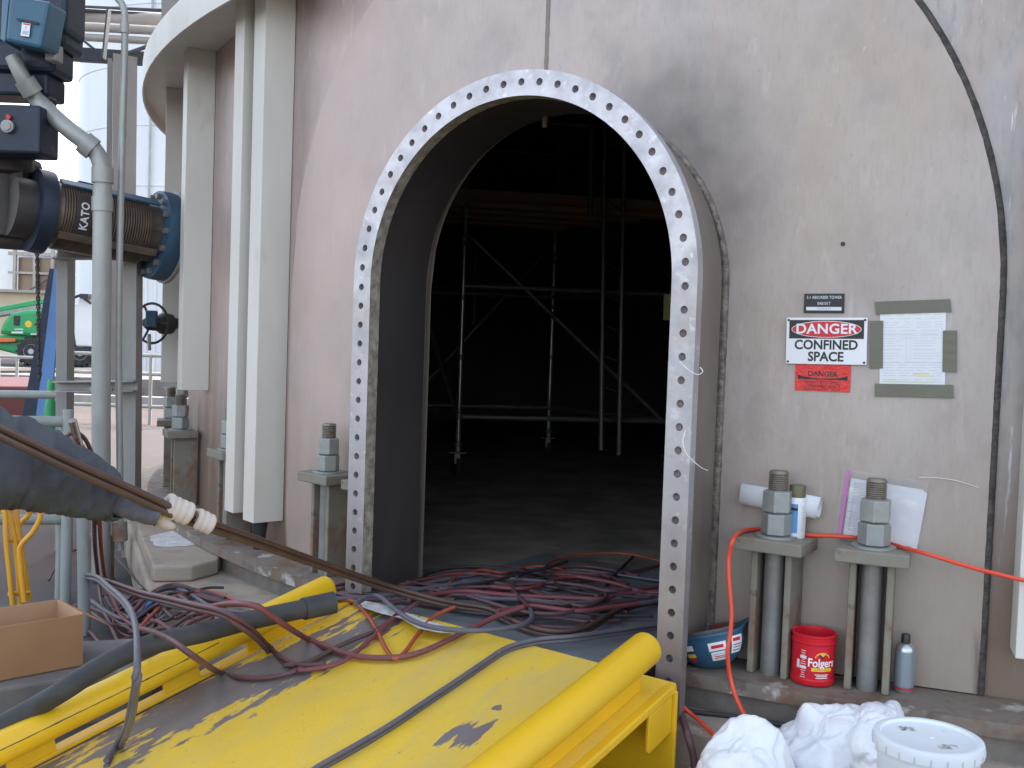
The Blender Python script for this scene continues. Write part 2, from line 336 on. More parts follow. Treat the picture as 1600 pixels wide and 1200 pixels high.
# ------------------------------------------------------------------ geometry helpers
class G:
    def __init__(s): s.v = []; s.f = []
    def add(s, vs_, fs):
        k = len(s.v); s.v += [Vector(p) for p in vs_]; s.f += [tuple(i+k for i in f) for f in fs]
        return s
    def box(s, c, size, rot=None):
        c = Vector(c); h = Vector(size)/2
        vs_ = []
        for z in (-1, 1):
            for y in (-1, 1):
                for x in (-1, 1):
                    p = Vector((x*h.x, y*h.y, z*h.z))
                    if rot is not None: p = rot @ p
                    vs_.append(c+p)
        return s.add(vs_, [(0, 2, 3, 1), (4, 5, 7, 6), (0, 1, 5, 4), (2, 6, 7, 3), (0, 4, 6, 2), (1, 3, 7, 5)])
    def prism(s, pts, vec):
        pts = [Vector(p) for p in pts]; vec = Vector(vec); n = len(pts)
        return s.add(pts+[p+vec for p in pts], [tuple(range(n))[::-1], tuple(range(n, 2*n))]+[(i, (i+1) % n, n+(i+1) % n, n+i) for i in range(n)])
    def bar(s, a, b, w, h, upv=(0, 0, 1)):
        a = Vector(a); b = Vector(b); d = (b-a); L = d.length; d.normalize(); u = Vector(upv)
        x = d.cross(u).normalized(); y = x.cross(d).normalized()
        rot = Matrix((x, d, y)).transposed()
        return s.box((a+b)/2, (w, L, h), rot)
    def tube(s, pts, r, n=8, caps=True):
        pts = [Vector(p) for p in pts]
        rr = r if isinstance(r, (list, tuple)) else [r]*len(pts)
        t0 = (pts[1]-pts[0]).normalized()
        ref = Vector((0, 0, 1)) if abs(t0.z) < .9 else Vector((1, 0, 0))
        x = t0.cross(ref).normalized()
        rings = []
        for i, p in enumerate(pts):
            a = pts[max(0, i-1)]; b = pts[min(len(pts)-1, i+1)]
            t = (b-a).normalized()
            x = (x - t*x.dot(t)).normalized(); y = t.cross(x)
            rings.append([p+(x*math.cos(2*math.pi*k/n)+y*math.sin(2*math.pi*k/n))*rr[i] for k in range(n)])
        vs_ = [q for rg in rings for q in rg]; fs = []
        for i in range(len(pts)-1):
            for k in range(n):
                fs.append((i*n+k, i*n+(k+1) % n, (i+1)*n+(k+1) % n, (i+1)*n+k))
        if caps:
            fs.append(tuple(range(n))[::-1]); fs.append(tuple(range((len(pts)-1)*n, len(pts)*n)))
        return s.add(vs_, fs)
    def lathe(s, prof, o=(0, 0, 0), n=32, axis=None, xref=None):
        o = Vector(o); a = Vector(axis).normalized() if axis is not None else Vector((0, 0, 1))
        ref = Vector(xref) if xref is not None else (Vector((1, 0, 0)) if abs(a.x) < .9 else Vector((0, 1, 0)))
        x = (ref - a*ref.dot(a)).normalized(); y = a.cross(x)
        vs_ = []; fs = []
        for r, h in prof:
            for k in range(n):
                t = 2*math.pi*k/n
                vs_.append(o+a*h+(x*math.cos(t)+y*math.sin(t))*r)
        for i in range(len(prof)-1):
            for k in range(n):
                fs.append((i*n+k, i*n+(k+1) % n, (i+1)*n+(k+1) % n, (i+1)*n+k))
        if prof[0][0] > 1e-6: fs.append(tuple(range(n))[::-1])
        if prof[-1][0] > 1e-6: fs.append(tuple(range((len(prof)-1)*n, len(prof)*n)))
        return s.add(vs_, fs)
    def sphere(s, c, r, n=12, sc3=(1, 1, 1)):
        m = n//2; prof = []
        c = Vector(c); vs_ = []; fs = []
        for i in range(m+1):
            th = math.pi*i/m
            for k in range(n):
                t = 2*math.pi*k/n
                vs_.append(c+Vector((r*sc3[0]*math.sin(th)*math.cos(t), r*sc3[1]*math.sin(th)*math.sin(t), r*sc3[2]*math.cos(th))))
        for i in range(m):
            for k in range(n): fs.append((i*n+k, (i+1)*n+k, (i+1)*n+(k+1) % n, i*n+(k+1) % n))
        return s.add(vs_, fs)
    def xf(s, m):
        s.v = [m @ p for p in s.v]; return s

MW = {}
def obj(name, g, m, parent=None, smooth=None, world_space=True, bevel=0.0, label=None, kind=None):
    me = bpy.data.meshes.new(name)
    inv = MW[parent.as_pointer()].inverted() if (parent is not None and world_space) else Matrix.Identity(4)
    me.from_pydata([inv @ p for p in g.v], [], g.f)
    me.validate(); me.update()
    import bmesh
    b = bmesh.new(); b.from_mesh(me); bmesh.ops.remove_doubles(b, verts=b.verts, dist=1e-5); bmesh.ops.recalc_face_normals(b, faces=b.faces); b.to_mesh(me); b.free()
    me.materials.append(m)
    if smooth is not None:
        for p in me.polygons: p.use_smooth = True
        me.set_sharp_from_angle(angle=R(smooth))
    o = bpy.data.objects.new(name, me)
    col.objects.link(o)
    if parent is not None:
        o.parent = parent
        MW[o.as_pointer()] = MW[parent.as_pointer()].copy()
    else: MW[o.as_pointer()] = Matrix.Identity(4)
    if bevel:
        md = o.modifiers.new('bevel', 'BEVEL'); md.width = bevel; md.segments = 2; md.limit_method = 'ANGLE'; md.angle_limit = R(40)
    if label: o['label'] = label
    if kind: o['kind'] = kind
    return o

def thing(name, label, cat, loc=(0, 0, 0), rot=(0, 0, 0), group=None):
    o = bpy.data.objects.new(name, None)
    col.objects.link(o)
    o.empty_display_size = .05
    o.location = loc; o.rotation_euler = rot
    o['label'] = label; o['category'] = cat
    if group: o['group'] = group
    MW[o.as_pointer()] = Matrix.LocRotScale(Vector(loc), Euler(rot), None)
    return o
def tag(o, label, cat, group=None):
    o['label'] = label; o['category'] = cat
    if group: o['group'] = group
    return o
def structure(name, g, m, **k):
    return obj(name, g, m, kind='structure', **k)
def dup(root, loc=None, rotz=None, label=None, group=None):
    def cp(o, par):
        c = o.copy(); col.objects.link(c)
        if par is not None: c.parent = par
        for ch in o.children: cp(ch, c)
        return c
    r = cp(root, None)
    if loc is not None: r.location = loc
    if rotz is not None: r.rotation_euler[2] = rotz
    if label: r['label'] = label
    if group: r['group'] = group
    MW[r.as_pointer()] = Matrix.LocRotScale(Vector(r.location), r.rotation_euler, None)
    return r

def smooth_path(pts, sub=6):
    P = [Vector(p) for p in pts]
    if len(P) < 3: return P
    out = []
    for i in range(len(P)-1):
        p0 = P[max(0, i-1)]; p1 = P[i]; p2 = P[i+1]; p3 = P[min(len(P)-1, i+2)]
        for k in range(sub):
            t = k/sub
            out.append(.5*((2*p1)+(-p0+p2)*t+(2*p0-5*p1+4*p2-p3)*t*t+(-p0+3*p1-3*p2+p3)*t**3))
    out.append(P[-1])
    return out

def text_mesh(s, size, depth=.0, align='CENTER', xscale=1.0, bold=0.0, spacing=1.0):
    cu = bpy.data.curves.new('t', 'FONT'); cu.body = s; cu.size = size; cu.align_x = align; cu.align_y = 'CENTER'
    cu.extrude = depth; cu.offset = bold; cu.resolution_u = 3; cu.space_character = spacing
    o = bpy.data.objects.new('t', cu); col.objects.link(o)
    dg = bpy.context.evaluated_depsgraph_get()
    me = bpy.data.meshes.new_from_object(o.evaluated_get(dg))
    g = G(); g.add([(v.co.x*xscale, v.co.y, v.co.z) for v in me.vertices], [tuple(p.vertices) for p in me.polygons])
    bpy.data.objects.remove(o); bpy.data.meshes.remove(me)
    return g
RX90 = Matrix.Rotation(R(90), 4, 'X')          # text facing -Y, upright

# ------------------------------------------------------------------ tower frame of reference
CX, CY = 3.95, 9.9
WALL, PADR = 6.75, 6.768
def pol(a, r, z):
    """a in degrees: 0 is towards the viewer, growing to the left of the door."""
    t = R(a)
    return Vector((CX-math.sin(t)*r, CY-math.cos(t)*r, z))
DA, DD, DU = 35.13, 7.1, .1326                   # door normal angle, plane distance, sideways offset
WI, WO, ZS = .718, .804, 1.830                  # opening half width, flange half width, springing height
dn = Vector((-math.sin(R(DA)), -math.cos(R(DA)), 0)); dt = Vector((math.cos(R(DA)), -math.sin(R(DA)), 0))
def door(u, d, z): return Vector((CX, CY, 0))+dn*d+dt*(u+DU)+Vector((0, 0, z))
def shape(s, off, zb):
    """arch outline: s is arc length from bottom right up and over, off is half width."""
    st = ZS-zb; arc = math.pi*.742
    if s <= st: return (off, zb+s)
    if s <= st+arc:
        a = (s-st)/.742; return (off*math.cos(a), ZS+off*math.sin(a))
    return (-off, ZS-(s-st-arc))
def arch_len(zb): return 2*(ZS-zb)+math.pi*.742

# ------------------------------------------------------------------ ground, foundation
g = G(); N = 24
g.box((0, 0, -.05), (1600, 1600, .1))
structure('ground', g, M['ground'])
g = G()
pts = []
for k in range(10):
    pts.append(pol(48.5-36*k, 7.55, 0))
g.prism(pts, (0, 0, .28))
structure('foundation_pedestal', g, M['concrete'], bevel=.02)
g = G(); n = 160
pr = []
for k in range(n):
    a = 360*k/n
    rr = 6.99+.012*noise.noise(Vector((k*.7, 0, 0)))+.008*noise.noise(Vector((k*2.3, 5, 0)))
    pr.append(pol(a, rr, .28))
g.prism(pr, (0, 0, .089))
structure('grout_bed', g, M['grout'])
g = G()
g.prism([(-2.336,6.408,0.365), (-1.833,5.277,0.365), (-1.644,5.322,0.365), (-1.559,5.494,0.365), (-1.608,5.868,0.365), (-1.915,6.583,0.365), (-2.327,7.282,0.365), (-2.638,7.513,0.365)], (0, 0, -.083))
structure('concrete_block', g, M['concrete'], bevel=.012)
g = G()
n_ = 40; vs_ = []
dp = [Vector(p) for p in [(-2.127,6.036,0.367),(-2.073,6.169,0.367),(-1.982,6.401,0.367),(-1.751,6.026,0.367),(-1.75,5.872,0.367),(-1.963,5.761,0.367)]]
cen = sum(dp, Vector())/6
ring_ = smooth_path(dp+[dp[0]], 7)[:-1]
ring_ = [cen+(p-cen)*(1+.16*noise.noise(p*30)) for p in ring_]
g.add([cen+Vector((0, 0, .004))]+ring_, [(0, i+1, (i+1) % len(ring_)+1) for i in range(len(ring_))])
obj('white_dust', g, M['dust'], kind='stuff')
g = G()
g.prism([(-2.908,4.395,0.2), (-1.82,4.525,0.2), (-1.534,4.63,0.2), (-1.533,4.146,0.2), (-1.814,3.958,0.2), (-2.339,3.539,0.2)], (0, 0, -.21))
structure('concrete_kerb_slab', g, M['slab'], bevel=.012)
g = G()
g.prism([pol(27.2, 7.20, 0), pol(27.6, 8.3, 0), pol(20, 8.4, 0), pol(8, 8.4, 0), pol(8, 7.2, 0)], (0, 0, .16))
structure('lower_footing_step', g, M['concrete'], bevel=.02)

# ------------------------------------------------------------------ the absorber tower
tower = thing('absorber_tower', 'huge round steel absorber tower with an arched doorway and cream stiffeners', 'tower', (CX, CY, 0))
HT = 15.0
def door_top(a, r, off):
    """height of the arch of half width off where a wall of radius r stands at angle a, or None"""
    p = pol(a, r, 0); u = (p-Vector((CX, CY, 0))).dot(dt)-DU
    if abs(u) >= off or (p-Vector((CX, CY, 0))).dot(dn) < 0: return None
    return ZS+math.sqrt(off*off-u*u)
def col_angles(a0, a1, step): 
    n = max(1, int(round((a1-a0)/step))); return [a0+(a1-a0)*i/n for i in range(n+1)]
DL_, DR_ = 42.05, 29.9
for nm, rad, m in (('shell_wall', WALL, M['shell']), ('inner_wall', WALL-.03, M['inner'])):
    g = G()
    # angles at which the door edge cuts the wall
    au = lambda off, r: math.degrees(math.asin(max(-1, min(1, off/r))))
    e1 = DA-au(WI+.012+DU, rad); e2 = DA+au(WI+.012-DU, rad)
    A = col_angles(e2, e1+360, 1.5)
    for a, b in zip(A[:-1], A[1:]):
        g.add([pol(a, rad, .40), pol(b, rad, .40), pol(b, rad, HT), pol(a, rad, HT)], [(0, 1, 2, 3)])
    A = col_angles(e1, e2, .18)
    for a, b in zip(A[:-1], A[1:]):
        za = door_top(a, rad, WI+.012) or ZS; zb_ = door_top(b, rad, WI+.012) or ZS
        g.add([pol(a, rad, za), pol(b, rad, zb_), pol(b, rad, HT), pol(a, rad, HT)], [(0, 1, 2, 3)])
    obj(nm, g, m, tower, smooth=30)
g = G()
g.prism([pol(k*5, WALL+.02, HT-.01) for k in range(72)], (0, 0, .1))
obj('roof', g, M['shell'], tower)
g = G()
g.prism([pol(k*5, WALL-.035, .36) for k in range(72)], (0, 0, .075))
obj('tower_floor', g, M['floor_in'], tower)

# reinforcing plate round the doorway: an arch welded over the shell
PC, PW = 34.62, 1.765
def pad_top(a):
    u = R(a-PC)*PADR
    if abs(u) >= PW: return ZS
    return ZS+math.sqrt(max(0, PW*PW-u*u))
hw = math.degrees(PW/PADR)
g = G()
e1 = DA-math.degrees(math.asin((WI+.012+DU)/PADR)); e2 = DA+math.degrees(math.asin((WI+.012-DU)/PADR))
def strip(A, dz):
    for a, b in zip(A[:-1], A[1:]):
        z0, z1 = (door_top(a, PADR, WI+.012) or ZS, door_top(b, PADR, WI+.012) or ZS) if dz else (.425, .425)
        t0, t1 = pad_top(a), pad_top(b)
        nseg = 6
        for k in range(nseg):
            q0 = k/nseg; q1 = (k+1)/nseg
            g.add([pol(a, PADR, z0+(t0-z0)*q0), pol(b, PADR, z1+(t1-z1)*q0), pol(b, PADR, z1+(t1-z1)*q1), pol(a, PADR, z0+(t0-z0)*q1)], [(0, 1, 2, 3)])
        g.add([pol(a, PADR, t0), pol(b, PADR, t1), pol(b, WALL-.005, t1), pol(a, WALL-.005, t0)], [(0, 1, 2, 3)])
strip(col_angles(PC-hw, e1, .35), False); strip(col_angles(e1, e2, .2), True); strip(col_angles(e2, PC+hw, .35), False)
for a in (PC-hw, PC+hw):
    g.add([pol(a, PADR, .425), pol(a, PADR, ZS), pol(a, WALL-.005, ZS), pol(a, WALL-.005, .425)], [(0, 1, 2, 3)])
obj('reinforcing_plate', g, M['pad'], tower, smooth=30)
# weld seam along the outer edge of the plate
pts = [pol(PC-hw, WALL+.006, z) for z in (.425, .8, 1.2, 1.6)]
for k in range(0, 61):
    t = math.pi*k/60
    pts.append(pol(PC-math.degrees(math.cos(t)*PW/PADR), WALL+.006, ZS+PW*math.sin(t)))
pts += [pol(PC+hw, WALL+.006, z) for z in (1.6, 1.2, .8, .425)]
wp = []
for p, q in zip(pts[:-1], pts[1:]):
    k = max(1, int((q-p).length/.02))
    wp += [p+(q-p)*i/k for i in range(k)]
wp.append(pts[-1])
half = len(wp)//2
g = G(); g.tube(wp[:half+1], [.0155+.0012*noise.noise(p*45) for p in wp[:half+1]], 8)
obj('weld_seam', g, M['weld_dark'], tower, smooth=60)
g = G(); g.tube(wp[half:], [.008+.001*noise.noise(p*45) for p in wp[half:]], 8)
obj('weld_seam', g, M['weld_dark'], tower, smooth=60)
# vertical butt weld above the door
g = G()
wp = [pol(34.7, PADR-.006, 2.50+i*.015) for i in range(70)]
g.tube(wp, [.0125+.003*noise.noise(p*40) for p in wp], 8)
obj('weld_seam', g, M['neckout'], tower, smooth=60)
g = G()
g.lathe([(.008, 0), (.008, .006)], (1.18,3.727,1.993), 10, axis=pol(24, 1, 0)-Vector((CX, CY, 0)))
obj('plug_hole', g, M['signblack'], tower)

# doorway neck, flange and its weld
ZB = .30
nk = 60
def arch_pts(off, zb, n=nk):
    out = [(off, zb)]
    for i in range(1, 10): out.append((off, zb+(ZS-zb)*i/10))
    for i in range(n+1): a = math.pi*i/n; out.append((off*math.cos(a), ZS+off*math.sin(a)))
    for i in range(1, 10): out.append((-off, ZS-(ZS-zb)*i/10))
    out.append((-off, zb))
    return out
TH = .018
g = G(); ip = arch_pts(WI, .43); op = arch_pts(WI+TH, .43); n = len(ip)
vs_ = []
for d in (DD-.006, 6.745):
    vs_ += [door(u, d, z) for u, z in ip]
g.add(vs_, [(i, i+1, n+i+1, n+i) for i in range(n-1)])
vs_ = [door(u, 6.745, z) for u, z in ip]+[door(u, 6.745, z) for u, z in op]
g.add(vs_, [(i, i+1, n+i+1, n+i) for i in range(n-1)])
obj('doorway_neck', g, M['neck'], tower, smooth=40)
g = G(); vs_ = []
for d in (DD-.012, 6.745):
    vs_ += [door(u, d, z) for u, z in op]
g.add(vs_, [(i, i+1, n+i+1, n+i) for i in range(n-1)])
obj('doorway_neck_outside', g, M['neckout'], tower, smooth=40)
# fillet weld where the neck meets the plate
wp = []
for u, z in arch_pts(WI+TH+.004, .43, 120):
    d = math.sqrt(PADR**2-(u+DU)**2); wp.append(door(u, d+.006, z))
wq = []
for p, q in zip(wp[:-1], wp[1:]):
    k = max(1, int((q-p).length/.02)); wq += [p+(q-p)*i/k for i in range(k)]
g = G(); g.tube(wq, [.015+.002*noise.noise(p*50) for p in wq], 8)
obj('weld_seam', g, M['weld'], tower, smooth=60)

# flange: a flat ring of plate with a real hole in every cell
L = arch_len(ZB); nh = 66; cell = L/nh; TF = .042
def ring_pt(s, o, d):
    u, z = shape(s, 1.0, ZB)
    st = ZS-ZB; arc = math.pi*.742
    off = WI-.004+o
    if s <= st: u, z = off, ZB+s
    elif s <= st+arc:
        a = (s-st)/.742; u, z = off*math.cos(a), ZS+off*math.sin(a)
    else: u, z = -off, ZS-(s-st-arc)
    return door(u, d, z)
W_ = WO-WI+.012; hr = .0143; hc_ = W_*.53
g = G(); ge = G(); gh = G()
for i in range(nh):
    s0 = i*cell; sc_ = s0+cell/2
    rim = []; hole = []
    for k in range(16):
        t = 2*math.pi*k/16+math.pi/16
        cs, sn = math.cos(t), math.sin(t)
        q = min((cell/2)/abs(cs), 1e9) if abs(cs) > 1e-6 else 1e9
        q2 = ((W_-hc_) if sn > 0 else hc_)/abs(sn) if abs(sn) > 1e-6 else 1e9
        q = min(q, q2)
        rim.append((sc_+cs*q, hc_+sn*q)); hole.append((sc_+cs*hr, hc_+sn*hr))
    # corners
    for d, flip in ((DD+TF/2, False), (DD-TF/2, True)):
        vs_ = [ring_pt(a, o, d) for a, o in rim]+[ring_pt(a, o, d) for a, o in hole]
        g.add(vs_, [(k, (k+1) % 16, 16+(k+1) % 16, 16+k) for k in range(16)])
        cors = [(s0+cell, W_), (s0, W_), (s0, 0), (s0+cell, 0)]
        for ca, co in cors:
            best = sorted(range(16), key=lambda k: (rim[k][0]-ca)**2+(rim[k][1]-co)**2)[:2]
            k0, k1 = best
            g.add([ring_pt(*rim[k0], d), ring_pt(ca, co, d), ring_pt(*rim[k1], d)], [(0, 1, 2)])
    vs_ = [ring_pt(a, o, DD+TF/2) for a, o in hole]+[ring_pt(a, o, DD-TF/2) for a, o in hole]
    g.add(vs_, [(k, (k+1) % 16, 16+(k+1) % 16, 16+k) for k in range(16)])
    for o in (0, W_):
        tgt = ge if o == 0 else g
        for k in range(4):
            a, b = s0+cell*k/4, s0+cell*(k+1)/4
            j = lambda x: .0025*noise.noise(Vector((x*40, 3, 1))) if o == 0 else 0
            tgt.add([ring_pt(a, o-abs(j(a)), DD+TF/2), ring_pt(b, o-abs(j(b)), DD+TF/2), ring_pt(b, o-j(b), DD-TF/2-(.02 if o == 0 else 0)), ring_pt(a, o-j(a), DD-TF/2-(.02 if o == 0 else 0))], [(0, 1, 2, 3)])
fl = obj('flange', g, M['flange'], tower)
obj('ground_edge', ge, M['flange_edge'], fl, smooth=60)

# base ring
g = G(); n = 180
for k in range(n):
    a, b = 360*k/n, 360*(k+1)/n
    g.add([pol(a, 6.74, .42), pol(b, 6.74, .42), pol(b, 7.03, .42), pol(a, 7.03, .42)], [(0, 1, 2, 3)])
    g.add([pol(a, 7.03, .42), pol(b, 7.03, .42), pol(b, 7.03, .37), pol(a, 7.03, .37)], [(0, 1, 2, 3)])
    g.add([pol(a, 7.03, .37), pol(b, 7.03, .37), pol(b, 6.74, .37), pol(a, 6.74, .37)], [(0, 1, 2, 3)])
obj('base_ring', g, M['ringplate'], tower, smooth=30)

# upper ring beam
g = G(); z0, z1, r1 = 3.30, 3.49, 7.12
for k in range(n):
    a, b = 47+(330*k/n), 47+(330*(k+1)/n)
    q = lambda r0_, za, r1_, zb_: g.add([pol(a, r0_, za), pol(b, r0_, za), pol(b, r1_, zb_), pol(a, r1_, zb_)], [(0, 1, 2, 3)])
    q(WALL, z0+.09, r1-.012, z0+.09); q(r1-.012, z0+.09, r1-.012, z0); q(r1-.012, z0, r1, z0); q(r1, z0, r1, z1); q(r1, z1, WALL, z1)
obj('ring_beam', g, M['cream'], tower, smooth=30)

# cream channel stiffeners
def channel(a, zb, zt, web, fl_w, side, label=None, m=M['cream'], r0=WALL+.002, tk=.012):
    """web runs radially at angle a, toes point towards +angle (left) when side is 1"""
    g = G(); o = pol(a, 0, 0); er = (pol(a, 1, 0)-o); et = Vector((-math.cos(R(a)), math.sin(R(a)), 0))*side
    def P(r, t): return o+er*r+et*t
    prof = [(r0, 0), (r0+web, 0), (r0+web, fl_w), (r0+web-tk, fl_w), (r0+web-tk, tk), (r0+tk, tk), (r0+tk, fl_w), (r0, fl_w)]
    g.prism([P(*p)+Vector((0, 0, zb)) for p in prof], (0, 0, zt-zb))
    return obj('stiffener', g, m, tower, bevel=.003, label=label)
channel(50.05, .575, 4.5, .175, .13, 1)
channel(51.75, .60, 4.5, .20, .12, 1)
channel(61.3, 1.21, 3.39, .175, .13, 1)
channel(71.3, 1.2, 3.39, .20, .14, 1)
channel(80.5, 1.2, 3.39, .20, .14, 1)
g = G(); p = pol(50.6, 6.86, .40); g.lathe([(.03, 0), (.038, .10), (.05, .19)], p, 12)
obj('drain_pipe', g, M['black'], tower, smooth=40)
channel(18.95, .60, 4.5, .14, .20, -1)
channel(9.5, .6, 4.5, .175, .13, 1)

# bolt chairs (welded to the shell) and anchor bolts
ANG = [25.6, 22.8, 44.75, 41.8, 53.8, 64.0, 71.3, 80.5, 13.9]
chair0 = None
def chair_at(a):
    global chair0
    rz = -R(a)
    if chair0 is None:
        e = G()
        for sx in (-1, 1):
            e.box((sx*.0625, -6.845, .648), (.024, .150, .455))
        e.box((0, -6.872, .8995), (.245, .20, .047))
        me_o = obj('anchor_chair', e, M['olive'], tower, world_space=False, bevel=.005)
        chair0 = me_o; o = me_o
    else:
        o = chair0.copy(); col.objects.link(o)
    o.matrix_local = Matrix.Rotation(rz, 4, 'Z')
    if a == 25.6:                                  # this chair stands a little askew
        t = Matrix.Translation((0, -6.875, 0)); o.matrix_local = Matrix.Rotation(rz, 4, 'Z') @ t @ Matrix.Rotation(R(-7), 4, 'Z') @ t.inverted()
    return o
bolt0 = None
def bolt_at(a, label):
    global bolt0
    loc = pol(a, 6.875, .413); rz = -R(a)
    if bolt0 is None:
        bolt0 = thing('anchor_bolt', label, 'anchor bolt', loc, (0, 0, rz), 'anchor bolts round the tower foot')
        g = G(); g.lathe([(.036, 0), (.036, .50)], (0, 0, 0), 20)
        obj('rod', g, M['olive_rod'], bolt0, smooth=40, world_space=False)
        prof = []
        for i in range(16):
            h = .62+i*.0075; prof += [(.036, h), (.0325, h+.00375)]
        prof += [(.036, .742), (.030, .752)]
        g = G(); g.lathe([(.034, .50)]+prof, (0, 0, 0), 24)
        obj('thread', g, M['thread'], bolt0, smooth=30, world_space=False)
        g = G(); g.lathe([(.075, .5105), (.075, .5175)], (0, 0, 0), 24)
        obj('washer', g, M['nut'], bolt0, smooth=40, world_space=False)
        for k, (h, ro) in enumerate(((.518, .12), (.600, .5))):
            g = G(); g.lathe([(.045, h), (.056, h+.004), (.056, h+.077), (.045, h+.081)], (0, 0, 0), 6, xref=(math.cos(ro), math.sin(ro), 0))
            obj('nut', g, M['nut'], bolt0, world_space=False, bevel=.003)
        return bolt0
    return dup(bolt0, loc, rz, label)
labels = {25.6: 'grey anchor bolt with two nuts beside the blue spray can and paper roll',
          22.8: 'grey anchor bolt in front of the bagged papers, cord behind it',
          44.75: 'grey anchor bolt on the chair next to the left edge of the door flange',
          53.8: 'grey anchor bolt half hidden behind the long cream stiffener pair',
          64.0: 'grey anchor bolt under the shorter cream stiffener',
          71.3: 'grey anchor bolt by the handwheel valve, farthest round but one',
          80.5: 'farthest anchor bolt round the left curve of the tower foot',
          13.9: 'grey anchor bolt beyond the cream plate at the right edge'}
for a in ANG:
    chair_at(a)
    if a in labels: bolt_at(a, labels[a])

# ------------------------------------------------------------------ ramp
RA = R(38.0); SLOPE = math.atan(.207)
ramp = thing('yellow_ramp', 'worn yellow steel ramp with round pipe kerbs rising to the doorway', 'ramp', (-.09, 3.935, .47), (SLOPE, 0, -RA))
g = G(); g.box((.095, -1.25, -.008), (1.53, 2.5, .016))
obj('deck', g, M['deck'], ramp, world_space=False, bevel=.004)
def capsule(x, ye, z, r, y0=-2.45):
    g = G(); prof = [(r, 0)]
    Lc = ye-y0
    prof.append((r, Lc-r*.55))
    for k in range(1, 7):
        t = k*math.pi/12; prof.append((max(1e-7, r*math.cos(t)), Lc-r*.55+r*.55*math.sin(t)))
    g.lathe(prof, (x, y0, z), 32, axis=(0, 1, 0)); return g
obj('pipe_kerb', capsule(-.690, -.13, .110, .053), M['yrail'], ramp, world_space=False, smooth=50)
obj('pipe_kerb', capsule(.778, -.015, .125, .058), M['yrail'], ramp, world_space=False, smooth=50)
for y0_, y1_ in ((-.17, -.58), (-.80, -.95), (-1.36, -1.52), (-1.95, -2.4)):
    g = G(); g.box((-.69, (y0_+y1_)/2, .045), (.016, y0_-y1_, .09))
    obj('kerb_bracket', g, M['yplate'], ramp, world_space=False, bevel=.003)
g = G(); g.box((-.700, -1.2, .008), (.05, 2.36, .014))
obj('kerb_foot_strip', g, M['yplate'], ramp, world_space=False, bevel=.003)
g = G()
sm = []
for k in range(60):
    y = -2.35+1.62*k/59; t = R(17)+.10*noise.noise(Vector((y*2.2, 3, 1)))+.03*noise.noise(Vector((y*14, 5, 2)))
    sm.append(Vector((-.690+.0532*math.cos(t), y, .110+.0532*math.sin(t))))
g.tube(sm, [max(.0004, .0017+.0016*noise.noise(Vector((q_.y*18, 0, 0)))) for q_ in sm], 5)
obj('scuff_line', g, M['blackiron'], ramp, world_space=False)
g = G(); g.box((.778, -1.15, .037), (.014, 2.1, .074))
obj('kerb_bracket', g, M['yplate'], ramp, world_space=False, bevel=.003)
g = G(); g.box((.848, -1.25, -.014), (.036, 2.49, .03))
obj('edge_lip', g, M['yplate'], ramp, world_space=False, bevel=.006)
e0 = Vector((.86, -.012, -.02)); g = G()
mr = MW[ramp.as_pointer()]
tdir = Vector((math.cos(RA), -math.sin(RA), 0)); bdir = Vector((-math.sin(RA), -math.cos(RA), 0))
pe = mr @ Vector((.875, -.012, -.02))
bk = pe-tdir*1.55
g.prism([Vector((pe.x, pe.y, 0)), Vector((pe.x, pe.y, pe.z)), Vector((bk.x, bk.y, pe.z)), Vector((bk.x, bk.y, 0))], bdir*.016)
obj('end_plate', g, M['yplate'], ramp, bevel=.004)
gs = mr @ Vector((.862, -.032, -.031)); g = G()
g.prism([gs, gs+bdir*.15-Vector((0, 0, .031)), gs+bdir*.15-Vector((0, 0, .15)), gs+bdir*.14-Vector((0, 0, .158)), gs-Vector((0, 0, .125))], -tdir*.012)
obj('gusset', g, M['yplate'], ramp, bevel=.003)
for x in (-.62, .45):
    g = G(); a = mr @ Vector((x, -.05, -.018)); b = mr @ Vector((x, -2.2, -.018))
    g.prism([a, Vector((a.x, a.y, .03)), Vector((b.x, b.y, .005)), b], tdir*.012)
    obj('rib', g, M['yplate'], ramp)
g = G()
sp = [door(-WI+.02, 7.21, .455), door(WI-.02, 7.21, .455), door(WI-.02, 5.7, .448), door(-WI+.02, 5.7, .448)]
sp[0] = Vector((-0.618,4.299,0.455))
n = 16; vs_ = []; fs = []
for i in range(n+1):
    for j in range(n+1):
        p = (sp[0]*(1-i/n)+sp[1]*(i/n))*(1-j/n)+(sp[3]*(1-i/n)+sp[2]*(i/n))*(j/n)
        vs_.append(p+Vector((0, 0, .012*noise.noise(p*2.2)+.004)))
for i in range(n):
    for j in range(n): fs.append((i*(n+1)+j, (i+1)*(n+1)+j, (i+1)*(n+1)+j+1, i*(n+1)+j+1))
g.add(vs_, fs)
g.add([v-Vector((0, 0, .012)) for v in vs_], fs)
for i in range(n):
    k0, k1 = i*(n+1), (i+1)*(n+1)
    g.add([vs_[k0], vs_[k1], vs_[k1]-Vector((0, 0, .012)), vs_[k0]-Vector((0, 0, .012))], [(0, 1, 2, 3)])
tag(obj('sill_sheet', g, M['sill'], smooth=40), 'grey steel sheet lying over the doorway threshold under the hoses', 'metal sheet')

